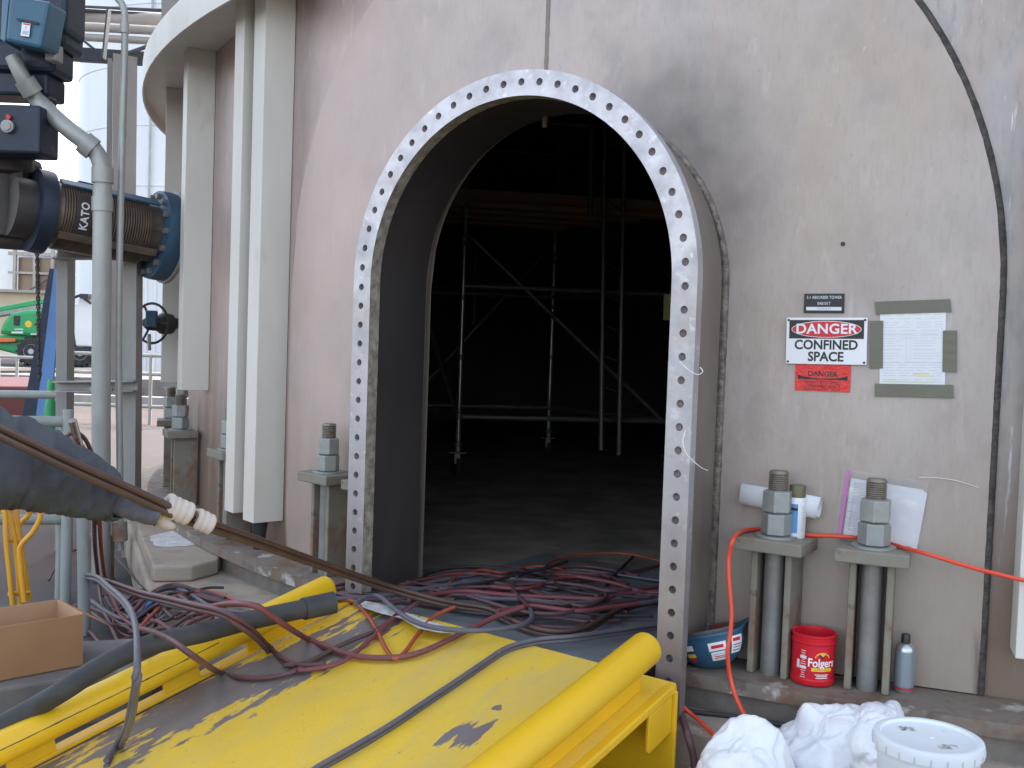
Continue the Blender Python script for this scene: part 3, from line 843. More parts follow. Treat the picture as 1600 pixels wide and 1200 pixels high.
g = G(); be = [Vector(q) for q in [(-0.633,4.319,0.474),(-0.503,4.241,0.474),(-0.383,4.117,0.474),(-0.302,4.023,0.474),(-0.216,3.952,0.474),(-0.182,3.869,0.474),(-0.241,3.87,0.474),(-0.326,3.92,0.474),(-0.407,4.047,0.474),(-0.515,4.129,0.474),(-0.606,4.217,0.474)]]
be = [q+Vector((0, 0, .012*noise.noise(q*2.2)+.004-.001)) for q in be]
g.add(be, [tuple(range(len(be)))])
obj('bare_edge', g, M['dust'], bpy.data.objects['sill_sheet'])

# ------------------------------------------------------------------ signs and papers on the tower wall
def wallthing(name, label, cat, a, z, r=PADR+.002, group=None, roll=0.0):
    return thing(name, label, cat, pol(a, r, z), (0, roll, -R(a)), group)
def flat(g, x, z, w, h, y=0.0, t=.0006):
    return g.box((x, y-t/2, z), (w, t, h))
def put(g, y, x=0, z=0): return g.xf(Matrix.Translation((x, y, z)) @ RX90)
def ellipse(g, x, z, rx, rz, y, n=40, t=.0005):
    return g.prism([(x+rx*math.cos(2*math.pi*k/n), y, z+rz*math.sin(2*math.pi*k/n)) for k in range(n)], (0, -t, 0))
W_S, H_S = .284, .170
s = wallthing('danger_sign', 'white danger confined space sign with red oval on the tower wall', 'sign', 24.52, 1.640, roll=R(-1.3))
g = G(); flat(g, 0, 0, W_S, H_S, -.006, .004)
obj('board', g, M['signwhite'], s, world_space=False, bevel=.0015)
g = G(); flat(g, 0, .0425, .262, .068, -.0103)
obj('header_panel', g, M['signblack'], s, world_space=False)
g = G(); ellipse(g, 0, .0425, .123, .0305, -.0112)
obj('oval_border', g, M['signwhite'], s, world_space=False)
g = G(); ellipse(g, 0, .0425, .1205, .0283, -.0119)
obj('oval', g, M['signred'], s, world_space=False)
obj('lettering', put(text_mesh('DANGER', .050, .0003, bold=.0012, spacing=1.04, xscale=1.04), -.0130, 0, .0425), M['signwhite'], s, world_space=False)
g = put(text_mesh('CONFINED', .0475, .0003, bold=.0013, xscale=.93), -.0106, 0, -.0155)
obj('lettering', g, M['signblack'], s, world_space=False)
obj('lettering', put(text_mesh('SPACE', .0475, .0003, bold=.0013, xscale=.93), -.0106, 0, -.0585), M['signblack'], s, world_space=False)
for x in (-1, 1):
    for z in (-1, 1):
        g = G(); g.lathe([(.0042, 0), (.0042, .0015), (.002, .0025)], (x*.134, -.0102, z*.0765), 12, axis=(0, -1, 0))
        obj('screw', g, M['blackiron'], s, world_space=False)
s = wallthing('nameplate', 'small black nameplate with white engraved lettering above the danger sign', 'nameplate', 24.64, 1.777, roll=R(-.8))
g = G(); flat(g, 0, 0, .142, .071, -.001, .0025)
obj('plate', g, M['signblack'], s, world_space=False, bevel=.0008)
obj('lettering', put(text_mesh('S-1 ABSORBER TOWER', .0155, .0002, xscale=.78), -.0039, 0, .021), M['canwhite'], s, world_space=False)
obj('lettering', put(text_mesh('0AB101T', .0155, .0002, xscale=.78), -.0039, 0, -.001), M['canwhite'], s, world_space=False)
g = G(); flat(g, 0, -.0195, .124, .0125, -.0036, .0003)
obj('bar', g, M['canwhite'], s, world_space=False)
g = G()
for k in range(8): flat(g, -.020+k*.006, -.0195, .0035, .0085, -.004, .0002)
obj('print', g, M['greyprint'], s, world_space=False)
s = wallthing('warning_sticker', 'wrinkled red danger sticker half covered by the white sign', 'sticker', 24.58, 1.509, roll=R(-.6))
g = G(); n1, n2 = 40, 24
def wr(x, z): return -.0012-.0018*abs(noise.noise(Vector((x*45, z*45, 3))))
vs_ = []; fs = []
for i in range(n1+1):
    for j in range(n2+1):
        x = -.098+.196*i/n1; z = -.053+.106*j/n2
        vs_.append((x, wr(x, z), z))
for i in range(n1):
    for j in range(n2): fs.append((i*(n2+1)+j, (i+1)*(n2+1)+j, (i+1)*(n2+1)+j+1, i*(n2+1)+j+1))
g.add(vs_, fs)
obj('sheet', g, M['stickred'], s, world_space=False, smooth=80)
def drape(g):
    g.v = [Vector((p.x, wr(p.x, p.z)-.0004, p.z)) for p in g.v]; return g
g = G()
n = 36
for sgn in (1, -1):
    for k in range(n):
        a, b = -.088+.176*k/n, -.088+.176*(k+1)/n
        f_ = lambda x: .012+.0235*math.sqrt(max(0, 1-(x/.095)**2))
        if sgn > 0: continue
        z = lambda x: .024-f_(x)*.85
        g.add([(a, 0, z(a)), (b, 0, z(b)), (b, 0, -.0105), (a, 0, -.0105)], [(0, 1, 2, 3)])
obj('print', drape(g), M['signblack'], s, world_space=False)
for tx, zz, sz, bo in (('DANGER', .010, .026, .0006), ('PERMIT REQUIRED', -.0215, .0155, 0), ('CONFINED SPACE', -.0345, .0155, 0), ('PERMIT ENTRY ONLY', -.047, .0135, 0)):
    obj('lettering', drape(put(text_mesh(tx, sz, 0, xscale=1.0, bold=bo), 0, 0, zz)), M['signblack'], s, world_space=False)

s = wallthing('permit_sheet', 'white printed permit form in a clear sleeve taped to the wall', 'paper form', 22.01, 1.620, roll=R(-2.2))
g = G(); flat(g, -.003, 0, .216, .279, -.001, .0006)
obj('paper', g, M['paper'], s, world_space=False)
g = G(); rng = random.Random(3)
def line(x0, x1, z, h=.0013): flat(g, (x0+x1)/2, z, x1-x0, h, -.0017, .0001)
z = .122
while z > -.122:
    if .035 > z > -.045:
        line(-.102, -.102+.075*rng.uniform(.5, 1), z); line(.0, .0+.09*rng.uniform(.7, 1), z)
    else:
        x = -.1
        while x < .08:
            w = rng.uniform(.015, .06); line(x, min(x+w, .094), z); x += w+rng.uniform(.004, .02)
    z -= rng.choice((.008, .0095, .013))
for zz in (.057, .048, -.047): line(-.104, .096, zz, .001)
for xx in (-.022, -.008):
    flat(g, xx, 0, .0008, .09, -.0017, .0001)
obj('printed_text', g, M['greyprint'], s, world_space=False)
g = G()
for x0, x1, zz in ((.0, .052, -.087), (.012, .07, -.094), (-.1, -.052, -.108), (-.1, .075, -.1145)): flat(g, (x0+x1)/2, zz, x1-x0, .004, -.0019, .0001)
obj('highlighting', g, M['highlighter'], s, world_space=False)
g = G(); flat(g, .006, .0, .238, .285, -.0028, .0004)
obj('clear_sleeve', g, M['film_flat'], s, world_space=False)
for (x, zz, w, h, rr) in ((-.003, .150, .246, .046, -1), (.002, -.146, .256, .046, .5), (-.123, .018, .046, .170, 0), (.119, -.007, .046, .145, 0)):
    g = G(); n = 14; vs_ = []; 
    m3 = Matrix.Rotation(R(rr), 3, 'Y')
    jag = random.Random(int((x+zz)*1000))
    if w > h:
        for j in range(2):
            for i in range(n+1): vs_.append((-w/2+w*i/n, -.0042-.0008*noise.noise(Vector((i*.6, x*9, 2))), -h/2+h*j))
        for i in (0, n):
            for j in range(2): vs_[j*(n+1)+i] = (vs_[j*(n+1)+i][0]+jag.uniform(-.004, .004), vs_[j*(n+1)+i][1], vs_[j*(n+1)+i][2])
    else:
        for j in range(2):
            for i in range(n+1): vs_.append((-w/2+w*j, -.0042-.0008*noise.noise(Vector((i*.6, x*9, 2))), -h/2+h*i/n))
    vs_ = [m3 @ Vector(v)+Vector((x, 0, zz)) for v in vs_]
    fs = [(i, i+1, n+2+i, n+1+i) for i in range(n)]
    g.add(vs_, fs)
    o = obj('tape_strip', g, M['tape'], s, world_space=False)
    md = o.modifiers.new('thick', 'SOLIDIFY'); md.thickness = .0012

# bag of papers leaning behind the second bolt
s = wallthing('paper_bag', 'clear zip bag of white printed papers leaning on the wall behind a bolt', 'document bag', 22.69, 1.045, r=6.786, roll=R(5))
g = G()
for k, (dx, dz, rr) in enumerate(((0, 0, 0), (.006, -.003, 1.2), (.010, -.006, 2))):
    b = G(); b.box((dx+.008, .004+k*.003, dz-.012), (.245, .0012, .212), Matrix.Rotation(R(rr), 3, 'Y')); g.add(b.v, b.f)
obj('papers', g, M['paper'], s, world_space=False)
g = G(); rng = random.Random(5)
for k in range(22):
    zz = .08-k*.0082
    flat(g, -.07+.02*rng.random(), zz, .05+.05*rng.random(), .0022, .0028, .0001)
for k in range(16): flat(g, -.098, .075-k*.011, .004, .007, .0028, .0001)
obj('printed_text', g, M['greyprint'], s, world_space=False)
g = G(); n1, n2 = 26, 22; vs_ = []; fs = []
for i in range(n1+1):
    for j in range(n2+1):
        x = -.146+.29*i/n1; zz = -.13+.255*j/n2
        vs_.append((x, -.002-.006*abs(noise.noise(Vector((x*14, zz*14, 8))))-(.012*max(0, (zz-.1)/.03)*abs(noise.noise(Vector((x*20, 1, 1))))), zz+.004*noise.noise(Vector((x*12, j*.1, 4)))*(1 if j == n2 else 0)))
for i in range(n1):
    for j in range(n2): fs.append((i*(n2+1)+j, (i+1)*(n2+1)+j, (i+1)*(n2+1)+j+1, i*(n2+1)+j+1))
g.add(vs_, fs)
obj('clear_film', g, M['film'], s, world_space=False, smooth=80)
g = G(); g.box((-.126, -.009, -.002), (.010, .0012, .252))
obj('zip_strip', g, M['magenta'], s, world_space=False)

# rolled paper wedged behind the first bolt
pc = (1.004,3.768,1.043); pcv = Vector(pc)
ax = Vector((math.cos(R(26.5)), -math.sin(R(26.5)), -.085)).normalized()
r = thing('paper_roll', 'white rolled sheet of paper lying behind the bolt with the spray can', 'paper roll', pcv)
g = G(); prof = []
n = 60; L_ = .285
vs_ = []; fs = []
ay = ax.cross(Vector((0, 0, 1))).normalized(); az = ay.cross(ax)
for i in range(n+1):
    t = 2*math.pi*2.6*i/n; rr = .030+.014*i/n
    for e in (-1, 1): vs_.append(pcv+ax*(e*(L_/2+.006*math.sin(t*.5)))+(ay*math.cos(t)*.68+az*math.sin(t))*rr)
for i in range(n): fs.append((2*i, 2*i+1, 2*i+3, 2*i+2))
g.add(vs_, fs)
o = obj('sheet', g, M['paper'], r, smooth=60); md = o.modifiers.new('t', 'SOLIDIFY'); md.thickness = .0008

# ------------------------------------------------------------------ cans, tub, hat
def label_wrap(g, r, z0, a0, y_up=True):
    """bend flat XY art round a cylinder of radius r whose front is -Y"""
    g.v = [Vector((math.sin(a0+p.x/r)*r, -math.cos(a0+p.x/r)*r, z0+p.y)) for p in g.v]; return g
def art(x, y, w, h, n=10):
    g = G(); vs_ = []; fs = []
    for i in range(n+1): vs_ += [(x-w/2+w*i/n, y-h/2, 0), (x-w/2+w*i/n, y+h/2, 0)]
    for i in range(n): fs.append((2*i, 2*i+2, 2*i+3, 2*i+1))
    g.add(vs_, fs); return g
tub = thing('coffee_tub', 'open red plastic coffee tub standing between the two bolt chairs', 'coffee tub', (1.113,3.627,0.421), (0, 0, -.33))
rr = .078
g = G(); g.lathe([(rr-.01, 0), (rr-.002, .004), (rr, .012), (rr, .022), (rr-.003, .026), (rr-.003, .145), (rr, .149), (rr, .160), (rr-.004, .163), (rr-.004, .170), (rr+.001, .173), (rr+.001, .180), (rr-.003, .181), (rr-.006, .178), (rr-.008, .16), (rr-.008, .01), (0.0, .008)], (0, 0, 0), 48)
obj('tub_wall', g, M['canred'], tub, world_space=False, smooth=35)
A0 = R(27)
rl = rr-.0026
obj('lettering', label_wrap(text_mesh('Folgers', .041, 0, xscale=.86, bold=.0010), rl, .085, A0), M['signwhite'], tub, world_space=False)
obj('label_band', label_wrap(art(0, 0, .076, .012), rl, .0625, A0), M['yellow_logo'], tub, world_space=False)
obj('band_print', label_wrap(text_mesh('CLASSIC ROAST', .0088, 0, xscale=.95), rl+.0003, .0628, A0), M['signred'], tub, world_space=False)
g = G(); n = 20
g.add([(0, 0, 0)]+[(.027*math.cos(math.pi*k/n), .020*math.sin(math.pi*k/n), 0) for k in range(n+1)], [(0, k+1, k+2) for k in range(n)])
g.v = [Vector((p.x, p.y+.104, 0)) for p in g.v]
obj('sunburst', label_wrap(g, rl, 0, A0), M['sunprint'], tub, world_space=False)
g = G(); g.add([(-.036, .103, 0), (-.010, .118, 0), (.002, .108, 0), (.018, .123, 0), (.038, .103, 0), (0, .101, 0)], [(0, 5, 1), (1, 5, 2), (2, 5, 3), (3, 5, 4)])
obj('hill_print', label_wrap(g, rl+.0002, 0, A0), M['signblack'], tub, world_space=False)
g = G()
for k, w in ((0, .05), (1, .04), (2, .045)):
    b = art(0, .045-k*.006, w, .0028, 6); g.add(b.v, b.f)
obj('small_print', label_wrap(g, rl, 0, A0), M['signwhite'], tub, world_space=False)
g = G(); rng = random.Random(9)
for k in range(13):
    b = art(-.040, .125-k*.0078, .022*rng.uniform(.5, 1), .0022, 4); g.add(b.v, b.f)
for (x, y, w, h) in ((-.058, .085, .012, .030), (-.038, .112, .024, .010), (-.038, .076, .024, .010)):
    b = art(x-.002, y-.01, w, h, 4); g.add(b.v, b.f)
obj('side_print', label_wrap(g, rl, .0, .10), M['canwhite'], tub, world_space=False)

c = thing('spray_can', 'blue and white spray can with olive cap on the chair beside a bolt', 'spray can', (1.052,3.705,0.923), (0, 0, .12))
g = G(); g.lathe([(.030, 0), (.0325, .004), (.0325, .138), (.029, .147), (.026, .150)], (0, 0, 0), 32)
obj('can_body', g, M['canwhite'], c, world_space=False, smooth=40)
g = G(); b = art(-.030, .060, .042, .105, 10); g.add(b.v, b.f)
obj('label', label_wrap(g, .0329, .012, 0), M['canblue'], c, world_space=False)
g = G(); b = art(-.030, .106, .04, .010, 8); g.add(b.v, b.f)
obj('label_band', label_wrap(g, .0331, .0, 0), M['signblack'], c, world_space=False)
g = G(); rng = random.Random(2)
for k in range(18):
    b = art(.014, .108-k*.0052, .020*rng.uniform(.5, 1), .0022, 3); g.add(b.v, b.f)
obj('small_print', label_wrap(g, .0329, .008, 0), M['greyprint'], c, world_space=False)
g = G(); g.lathe([(.029, .147), (.0285, .188), (.027, .191)], (0, 0, 0), 28)
obj('cap', g, M['capolive'], c, world_space=False, smooth=40)
c = thing('aerosol_can', 'silver grey aerosol can with a small black cap at the right of the bolt chairs', 'aerosol can', (1.41,3.549,0.421))
g = G(); g.lathe([(.031, 0), (.033, .004), (.033, .150), (.030, .160), (.020, .170), (.016, .172)], (0, 0, 0), 32)
obj('can_body', g, M['cangrey'], c, world_space=False, smooth=40)
g = G(); g.lathe([(.0333, .022), (.0333, .145)], (0, 0, 0), 32); g.f = g.f[:-2]
obj('label', g, M['canlabel'], c, world_space=False, smooth=40)
g = G(); g.lathe([(.0334, .012), (.0334, .018)], (0, 0, 0), 32); g.f = g.f[:-2]
obj('label_band', g, M['signred'], c, world_space=False, smooth=40)
g = G(); g.lathe([(.0155, .170), (.0150, .200), (.0135, .203)], (0, 0, 0), 20)
obj('cap', g, M['capblack'], c, world_space=False, smooth=40)

# hard hat lying upside down by the flange
hl = Vector((0.79,3.749,0.421))
hat = thing('hard_hat', 'blue hard hat with white stickers lying upside down beside the door flange', 'hard hat', hl, tuple((Matrix.Rotation(R(-13), 3, 'X') @ Matrix.Rotation(R(-13), 3, 'Y') @ Matrix.Rotation(R(38), 3, 'Z')).to_euler()))
rx, ry, rh = .118, .132, .120
def hat_pt(t, f, e=0.0):     # f 0 at crown (bottom), 1 at the rim (top)
    th = f*math.pi/2
    return Vector(((rx+e)*math.sin(th)*math.cos(t), (ry+e)*math.sin(th)*math.sin(t), .118-(rh+e)*math.cos(th)))
g = G(); n, m = 40, 12; vs_ = []; fs = []
for j in range(1, m+1):
    for k in range(n): vs_.append(hat_pt(2*math.pi*k/n, j/m))
for k in range(n):
    t = 2*math.pi*k/n
    ext = .012+.065*max(0, math.cos(t))**2
    vs_.append(Vector(((rx+ext)*math.cos(t), (ry+ext*.55)*math.sin(t), .118+.012+.02*max(0, math.cos(t)))))
vs_.append(hat_pt(0, 0)); top = len(vs_)-1
for j in range(m):
    for k in range(n): fs.append((j*n+k, j*n+(k+1) % n, (j+1)*n+(k+1) % n, (j+1)*n+k))
for k in range(n): fs.append((top, (k+1) % n, k))
g.add(vs_, fs)
o = obj('shell', g, M['hat'], hat, world_space=False, smooth=60); md = o.modifiers.new('t', 'SOLIDIFY'); md.thickness = .004
g = G()
for k in range(3):
    t = math.pi*k/3+.3
    pts = [Vector((.098*math.cos(t)*q, .11*math.sin(t)*q, .105-.05*(1-q*q))) for q in (-1, -.6, -.2, .2, .6, 1)]
    for p, q in zip(pts[:-1], pts[1:]): g.bar(p, q, .03, .003)
obj('suspension_straps', g, M['hatliner'], hat, world_space=False)
g = G(); n = 36; vs_ = []; fs = []
for k in range(n):
    t = 2*math.pi*k/n
    for z_ in (.100, .142): vs_.append(Vector((.100*math.cos(t), .112*math.sin(t), z_)))
for k in range(n): fs.append((2*k, 2*((k+1) % n), 2*((k+1) % n)+1, 2*k+1))
g.add(vs_, fs); obj('head_band', g, M['hatliner'], hat, world_space=False, smooth=60)
g = G(); g.box((.09, .01, .135), (.012, .09, .022), Matrix.Rotation(.2, 3, 'Z'))
obj('sweat_band', g, M['brownleather'], hat, world_space=False, bevel=.004)
def patch(t0, t1, f0, f1, e):
    g = G(); vs_ = []; fs = []
    for i in range(7):
        for j in range(5): vs_.append(hat_pt(t0+(t1-t0)*i/6, f0+(f1-f0)*j/4, e))
    for i in range(6):
        for j in range(4): fs.append((i*5+j, (i+1)*5+j, (i+1)*5+j+1, i*5+j+1))
    g.add(vs_, fs); return g
tf = R(-140)
for (ta, tb, fa, fb) in ((-.10, .42, .74, .90), (-.06, .52, .52, .72), (.62, 1.08, .62, .95), (-.85, -.55, .80, .90)):
    obj('sticker', patch(tf+ta, tf+tb, fa, fb, .0062), M['signwhite'], hat, world_space=False)
for (ta, tb, fa, fb, mm) in ((-.02, .34, .79, .85, 'signred'), (.04, .42, .57, .59, 'signred'), (.04, .42, .61, .63, 'signred'), (.0, .46, .66, .68, 'greyprint'), (.66, .98, .85, .91, 'signred'), (.68, 1.02, .78, .795, 'signblack'), (.68, 1.02, .73, .745, 'signblack'), (.68, 1.0, .67, .685, 'signblack'), (-.85, -.55, .66, .74, 'yellow_logo'), (-.84, -.60, .56, .65, 'signred')):
    obj('sticker_print', patch(tf+ta, tf+tb, fa, fb, .0070), M[mm], hat, world_space=False)

# ------------------------------------------------------------------ bucket and white bags
bk = thing('lidded_bucket', 'white plastic bucket with a scuffed snap-on lid at the bottom right', 'bucket', (1.174,2.766,0.555))
bk.location.z = .16; MW[bk.as_pointer()] = Matrix.Translation(bk.location)
h0 = .395; q = .134
g = G(); g.lathe([(q*.86, 0), (q*.97, h0-.06), (q*1.0, h0-.05), (q*1.0, h0-.02)], (0, 0, 0), 48)
obj('pail', g, M['bucket'], bk, world_space=False, smooth=40)
g = G(); g.lathe([(q*1.03, h0-.030), (q*1.075, h0-.028), (q*1.08, h0-.006), (q*1.06, h0+.004), (q*1.01, h0+.007), (q*.93, h0+.006), (q*.90, h0-.001), (q*.88, h0-.002), (q*.2, h0-.0005), (0, h0)], (0, 0, 0), 64)
obj('lid', g, M['bucket'], bk, world_space=False, smooth=35)
g = G()
for k in range(22):
    t = 2*math.pi*k/22+.1; g.box((q*1.0795*math.cos(t), q*1.0795*math.sin(t), h0-.018), (.003, .003, .018), Matrix.Rotation(t, 3, 'Z'))
obj('lid_slot', g, M['greyprint'], bk, world_space=False)
g = G(); rng = random.Random(4)
for (cx_, cy_, w, h) in ((.03, -.062, .05, .026), (-.035, .06, .03, .03)):
    g = G()
    for k in range(26):
        b = G(); b.box((cx_+rng.uniform(-w, w)/2, cy_+rng.uniform(-h, h)/2, h0+.0006), (rng.uniform(.003, .014), rng.uniform(.002, .005), .0006), Matrix.Rotation(rng.uniform(-.6, .3), 3, 'Z')); g.add(b.v, b.f)
    obj('label_residue', g, M['bucketprint'], bk, world_space=False, kind='stuff')

g = G(); g.sphere((0.01, .0, h0+.0005), .008, 12, (1, 1, .35)); obj('lid_boss', g, M['bucket'], bk, world_space=False, smooth=60)

def crumple(name, label, center, size, seed, rotz=0.0, amp=.22, grp='white plastic bags heaped on the footing', peaks=()):
    g = G(); n, m = 150, 90; vs_ = []; fs = []
    c_ = Vector(center); 
    for j in range(m+1):
        th = math.pi*j/m
        for k in range(n):
            t = 2*math.pi*k/n
            d = Vector((math.sin(th)*math.cos(t), math.sin(th)*math.sin(t), math.cos(th)))
            q = d*1.5+Vector((seed*7.1, seed*3.3, seed))
            f_ = 1+amp*noise.noise(q)*1.3
            w1 = noise.noise(q*1.7+Vector((2, 5, 1)))
            rid = 1-abs(noise.noise(Vector((d.x*2.2+w1, d.y*2.2-w1, d.z*1.6))+Vector((seed*3, 0, 2))))*2
            rid2 = 1-abs(noise.noise(Vector((d.x*5+w1*2, d.y*5, d.z*4))+Vector((seed, 1, 7))))*2
            rid3 = abs(noise.noise(Vector((d.x*9+w1*3, d.y*9, d.z*8))+Vector((seed*2, 4, 7))))*2-.5
            f_ += amp*.46*rid+amp*.13*rid2+amp*.02*rid3
            for (pd, pk, pw) in peaks:
                cs = d.dot(Vector(pd).normalized())
                if cs > 0: f_ += pk*max(0, cs)**pw
            vs_.append(Vector((d.x*size[0]*f_, d.y*size[1]*f_, max(-size[2]*.95, d.z*size[2]*f_))))
    for j in range(m):
        for k in range(n): fs.append((j*n+k, (j+1)*n+k, (j+1)*n+(k+1) % n, j*n+(k+1) % n))
    m4 = Matrix.Translation(c_) @ Matrix.Rotation(rotz, 4, 'Z')
    g.add([m4 @ v for v in vs_], fs)
    o = obj(name, g, M['bag'], smooth=180)
    tag(o, label, 'plastic bag', grp)
    return o
crumple('white_bag', 'rounded white bag heaped under the orange cord, leftmost of the white heap', (0.792,3.198,0.215), (.165, .13, .18), 1, .3, .16, peaks=(((.05, 0, 1), .16, 8),))
crumple('white_bag', 'crumpled white bag with a torn pointed corner against the bucket', (1.102,3.343,0.205), (.18, .13, .18), 2, -.2, .20, peaks=(((-.42, .2, 1), .32, 40), ((.5, .2, .75), .10, 6)))
crumple('white_bag', 'flattened white bag end lying up against the base ring behind the bucket', (1.218,3.268,0.33), (.10, .14, .115), 5, -.5, .2, peaks=(((.3, 1, .55), .55, 12),))

# ------------------------------------------------------------------ hoses and cables
def hose(name, pts, r, m, label, cat='hose', group=None, n=8, sub=7):
    o = obj(name, G().tube(smooth_path(pts, sub), r, n), M[m], smooth=60)
    return tag(o, label, cat, group)
def twin(name, pts, r, m, label, cat='hose', group=None, sub=7):
    sp_ = smooth_path(pts, sub); g = G()
    off = []
    for i, p in enumerate(sp_):
        a = sp_[max(0, i-1)]; b = sp_[min(len(sp_)-1, i+1)]; t = (b-a).normalized()
        x = t.cross(Vector((0, -.3, 1))).normalized(); off.append(t.cross(x).normalized())
    g.tube([p+o*r for p, o in zip(sp_, off)], r, 8); g.tube([p-o*r for p, o in zip(sp_, off)], r, 8)
    return tag(obj(name, g, M[m], smooth=60), label, cat, group)
GD = 'welding hoses strewn through the doorway'
GL = 'hoses piled left of the ramp'
S = .478
twin('air_hose', [(-1.253,2.33,1.4),(-1.185,2.37,1.349),(-1.127,2.44,1.3),(-1.068,2.52,1.248),(-0.995,2.665,1.173),(-0.946,2.745,1.127),(-0.883,2.85,1.069),(-0.788,3.2,0.942),(-0.676,3.7,0.763),(-0.488,4.1,0.592),(-0.257,4.159,0.52),(-0.073,4.177,0.49),(0.007,4.058,0.488),(0.083,3.956,0.486),(0.173,3.888,0.486),(0.255,3.898,0.486),(0.335,3.978,0.486),(0.404,4.107,0.486),(0.49,4.257,0.486),(0.586,4.381,0.487),(0.688,4.476,0.486)], 0.0095, 'hose_brown', 'long brown double hose held taut by the gloved hand above the ramp', 'hose')
hose('welding_hose', [(-0.747,4.393,0.472),(-0.598,4.44,0.472),(-0.476,4.575,0.472),(-0.407,4.64,0.472),(-0.394,4.741,0.472),(-0.371,4.868,0.472),(-0.298,4.983,0.472),(-0.207,5.04,0.472),(-0.087,5.021,0.472),(0.032,4.987,0.472),(0.15,5.005,0.472),(0.219,4.938,0.472),(0.302,4.754,0.472),(0.362,4.647,0.472),(0.461,4.529,0.472),(0.565,4.5,0.472),(0.703,4.494,0.472)], 0.009, 'hose_black', 'black hose curving round the foot of the left jamb and across the sill', 'hose', GD)
hose('welding_hose', [(-0.72,4.292,0.484),(-0.535,4.358,0.484),(-0.373,4.51,0.484),(-0.188,4.65,0.484),(0.009,4.76,0.484),(0.144,4.746,0.484),(0.254,4.692,0.484),(0.415,4.623,0.484),(0.569,4.535,0.484),(0.705,4.511,0.484)], 0.011, 'hose_grey', 'blue grey hose arching flatly across the middle of the doorway', 'hose', GD)
hose('welding_hose', [(-0.403,4.276,0.496),(-0.3,4.385,0.496),(-0.179,4.454,0.496),(-0.052,4.429,0.496),(0.063,4.403,0.496),(0.188,4.404,0.496),(0.324,4.398,0.496),(0.428,4.404,0.496),(0.522,4.502,0.496),(0.715,4.582,0.496)], 0.0105, 'hose_pink', 'dusty red hose running straight through the middle of the pile', 'hose', GD)
hose('welding_hose', [(-0.026,4.101,0.508),(0.052,4.156,0.508),(0.111,4.202,0.508),(0.19,4.174,0.508),(0.277,4.141,0.508),(0.347,4.158,0.508),(0.431,4.214,0.508),(0.571,4.296,0.508),(0.685,4.38,0.508)], 0.0105, 'hose_pink', 'dusty red hose waving over the right half of the sill sheet', 'hose', GD)
hose('welding_hose', [(-0.257,4.699,0.472),(-0.24,4.798,0.472),(-0.199,4.894,0.472),(-0.11,4.986,0.472),(-0.015,4.948,0.472),(0.092,5.077,0.472),(0.177,5.112,0.472),(0.272,5.072,0.472),(0.294,4.996,0.472),(0.254,4.933,0.472)], 0.007, 'hose_orange', 'faded orange cable looping at the back of the pile', 'hose', GD)
hose('welding_hose', [(0.185,4.995,0.484),(0.227,5.166,0.484),(0.347,5.343,0.484),(0.48,5.426,0.484),(0.61,5.448,0.484),(0.73,5.377,0.484),(0.816,5.273,0.484)], 0.006, 'hose_orange', 'thin orange cable arching farthest back inside the doorway', 'hose', GD)
hose('welding_hose', [(0.076,4.662,0.496),(0.045,4.62,0.496),(0.035,4.537,0.496),(0.048,4.443,0.496),(0.075,4.343,0.496),(0.095,4.254,0.496),(0.111,4.127,0.496),(0.105,4.025,0.496),(0.08,3.97,0.496)], 0.01, 'hose_maroon', 'short kinked hose end standing up in the middle of the pile', 'hose', GD)
hose('welding_hose', [(0.053,4.703,0.508),(0.099,4.818,0.508),(0.182,4.903,0.508),(0.268,5.024,0.508),(0.307,5.085,0.508)], 0.009, 'hose_black', 'short black hose end pointing away into the tower', 'hose', GD)
hose('welding_hose', [(0.24,4.881,0.472),(0.441,4.941,0.472),(0.632,5.075,0.472),(0.814,5.252,0.472)], 0.009, 'hose_maroon', 'dark maroon hose running into the right rear of the doorway', 'hose', GD)
hose('welding_hose', [(-0.191,4.706,0.484),(-0.012,4.662,0.484),(0.139,4.526,0.484),(0.25,4.373,0.484),(0.369,4.309,0.484),(0.513,4.409,0.484),(0.709,4.541,0.484)], 0.01, 'hose_maroon', 'maroon hose weaving low through the pile to the right jamb', 'hose', GD)
hose('welding_hose', [(-0.076,4.557,0.496),(0.053,4.531,0.496),(0.14,4.588,0.496),(0.233,4.742,0.496),(0.327,4.805,0.496),(0.404,4.778,0.496),(0.52,4.69,0.496),(0.604,4.566,0.496),(0.71,4.546,0.496)], 0.009, 'hose_pink', 'dull red hose curving over the pile towards the right flange', 'hose', GD)
hose('welding_hose', [(-0.153,4.325,0.508),(-0.069,4.236,0.508),(0.032,4.134,0.508),(0.129,4.084,0.508),(0.236,4.099,0.508),(0.33,4.193,0.508),(0.422,4.344,0.508),(0.442,4.451,0.508),(0.396,4.402,0.508)], 0.009, 'hose_maroon', 'maroon hose making a loose hook at the right of the pile', 'hose', GD)
hose('welding_hose', [(0.465,4.689,0.472),(0.49,4.834,0.472),(0.54,4.992,0.472),(0.612,5.22,0.472),(0.69,5.469,0.472)], 0.008, 'hose_black', 'thin black lead climbing away behind the pile at the right', 'hose', GD)
hose('welding_hose', [(-0.29,4.531,0.484),(-0.136,4.444,0.484),(-0.072,4.39,0.484),(0.095,4.392,0.484),(0.198,4.366,0.484),(0.343,4.373,0.484),(0.519,4.472,0.484),(0.714,4.572,0.484)], 0.01, 'hose_grey', 'grey hose lying flat under the red hoses', 'hose', GD)
hose('welding_hose', [(-0.226,4.535,0.496),(-0.078,4.648,0.496),(0.066,4.815,0.496),(0.146,4.853,0.496),(0.201,4.776,0.496),(0.25,4.604,0.496),(0.35,4.486,0.496),(0.56,4.464,0.496),(0.694,4.437,0.496)], 0.008, 'hose_black', 'thin black lead crossing the back of the pile diagonally', 'hose', GD)
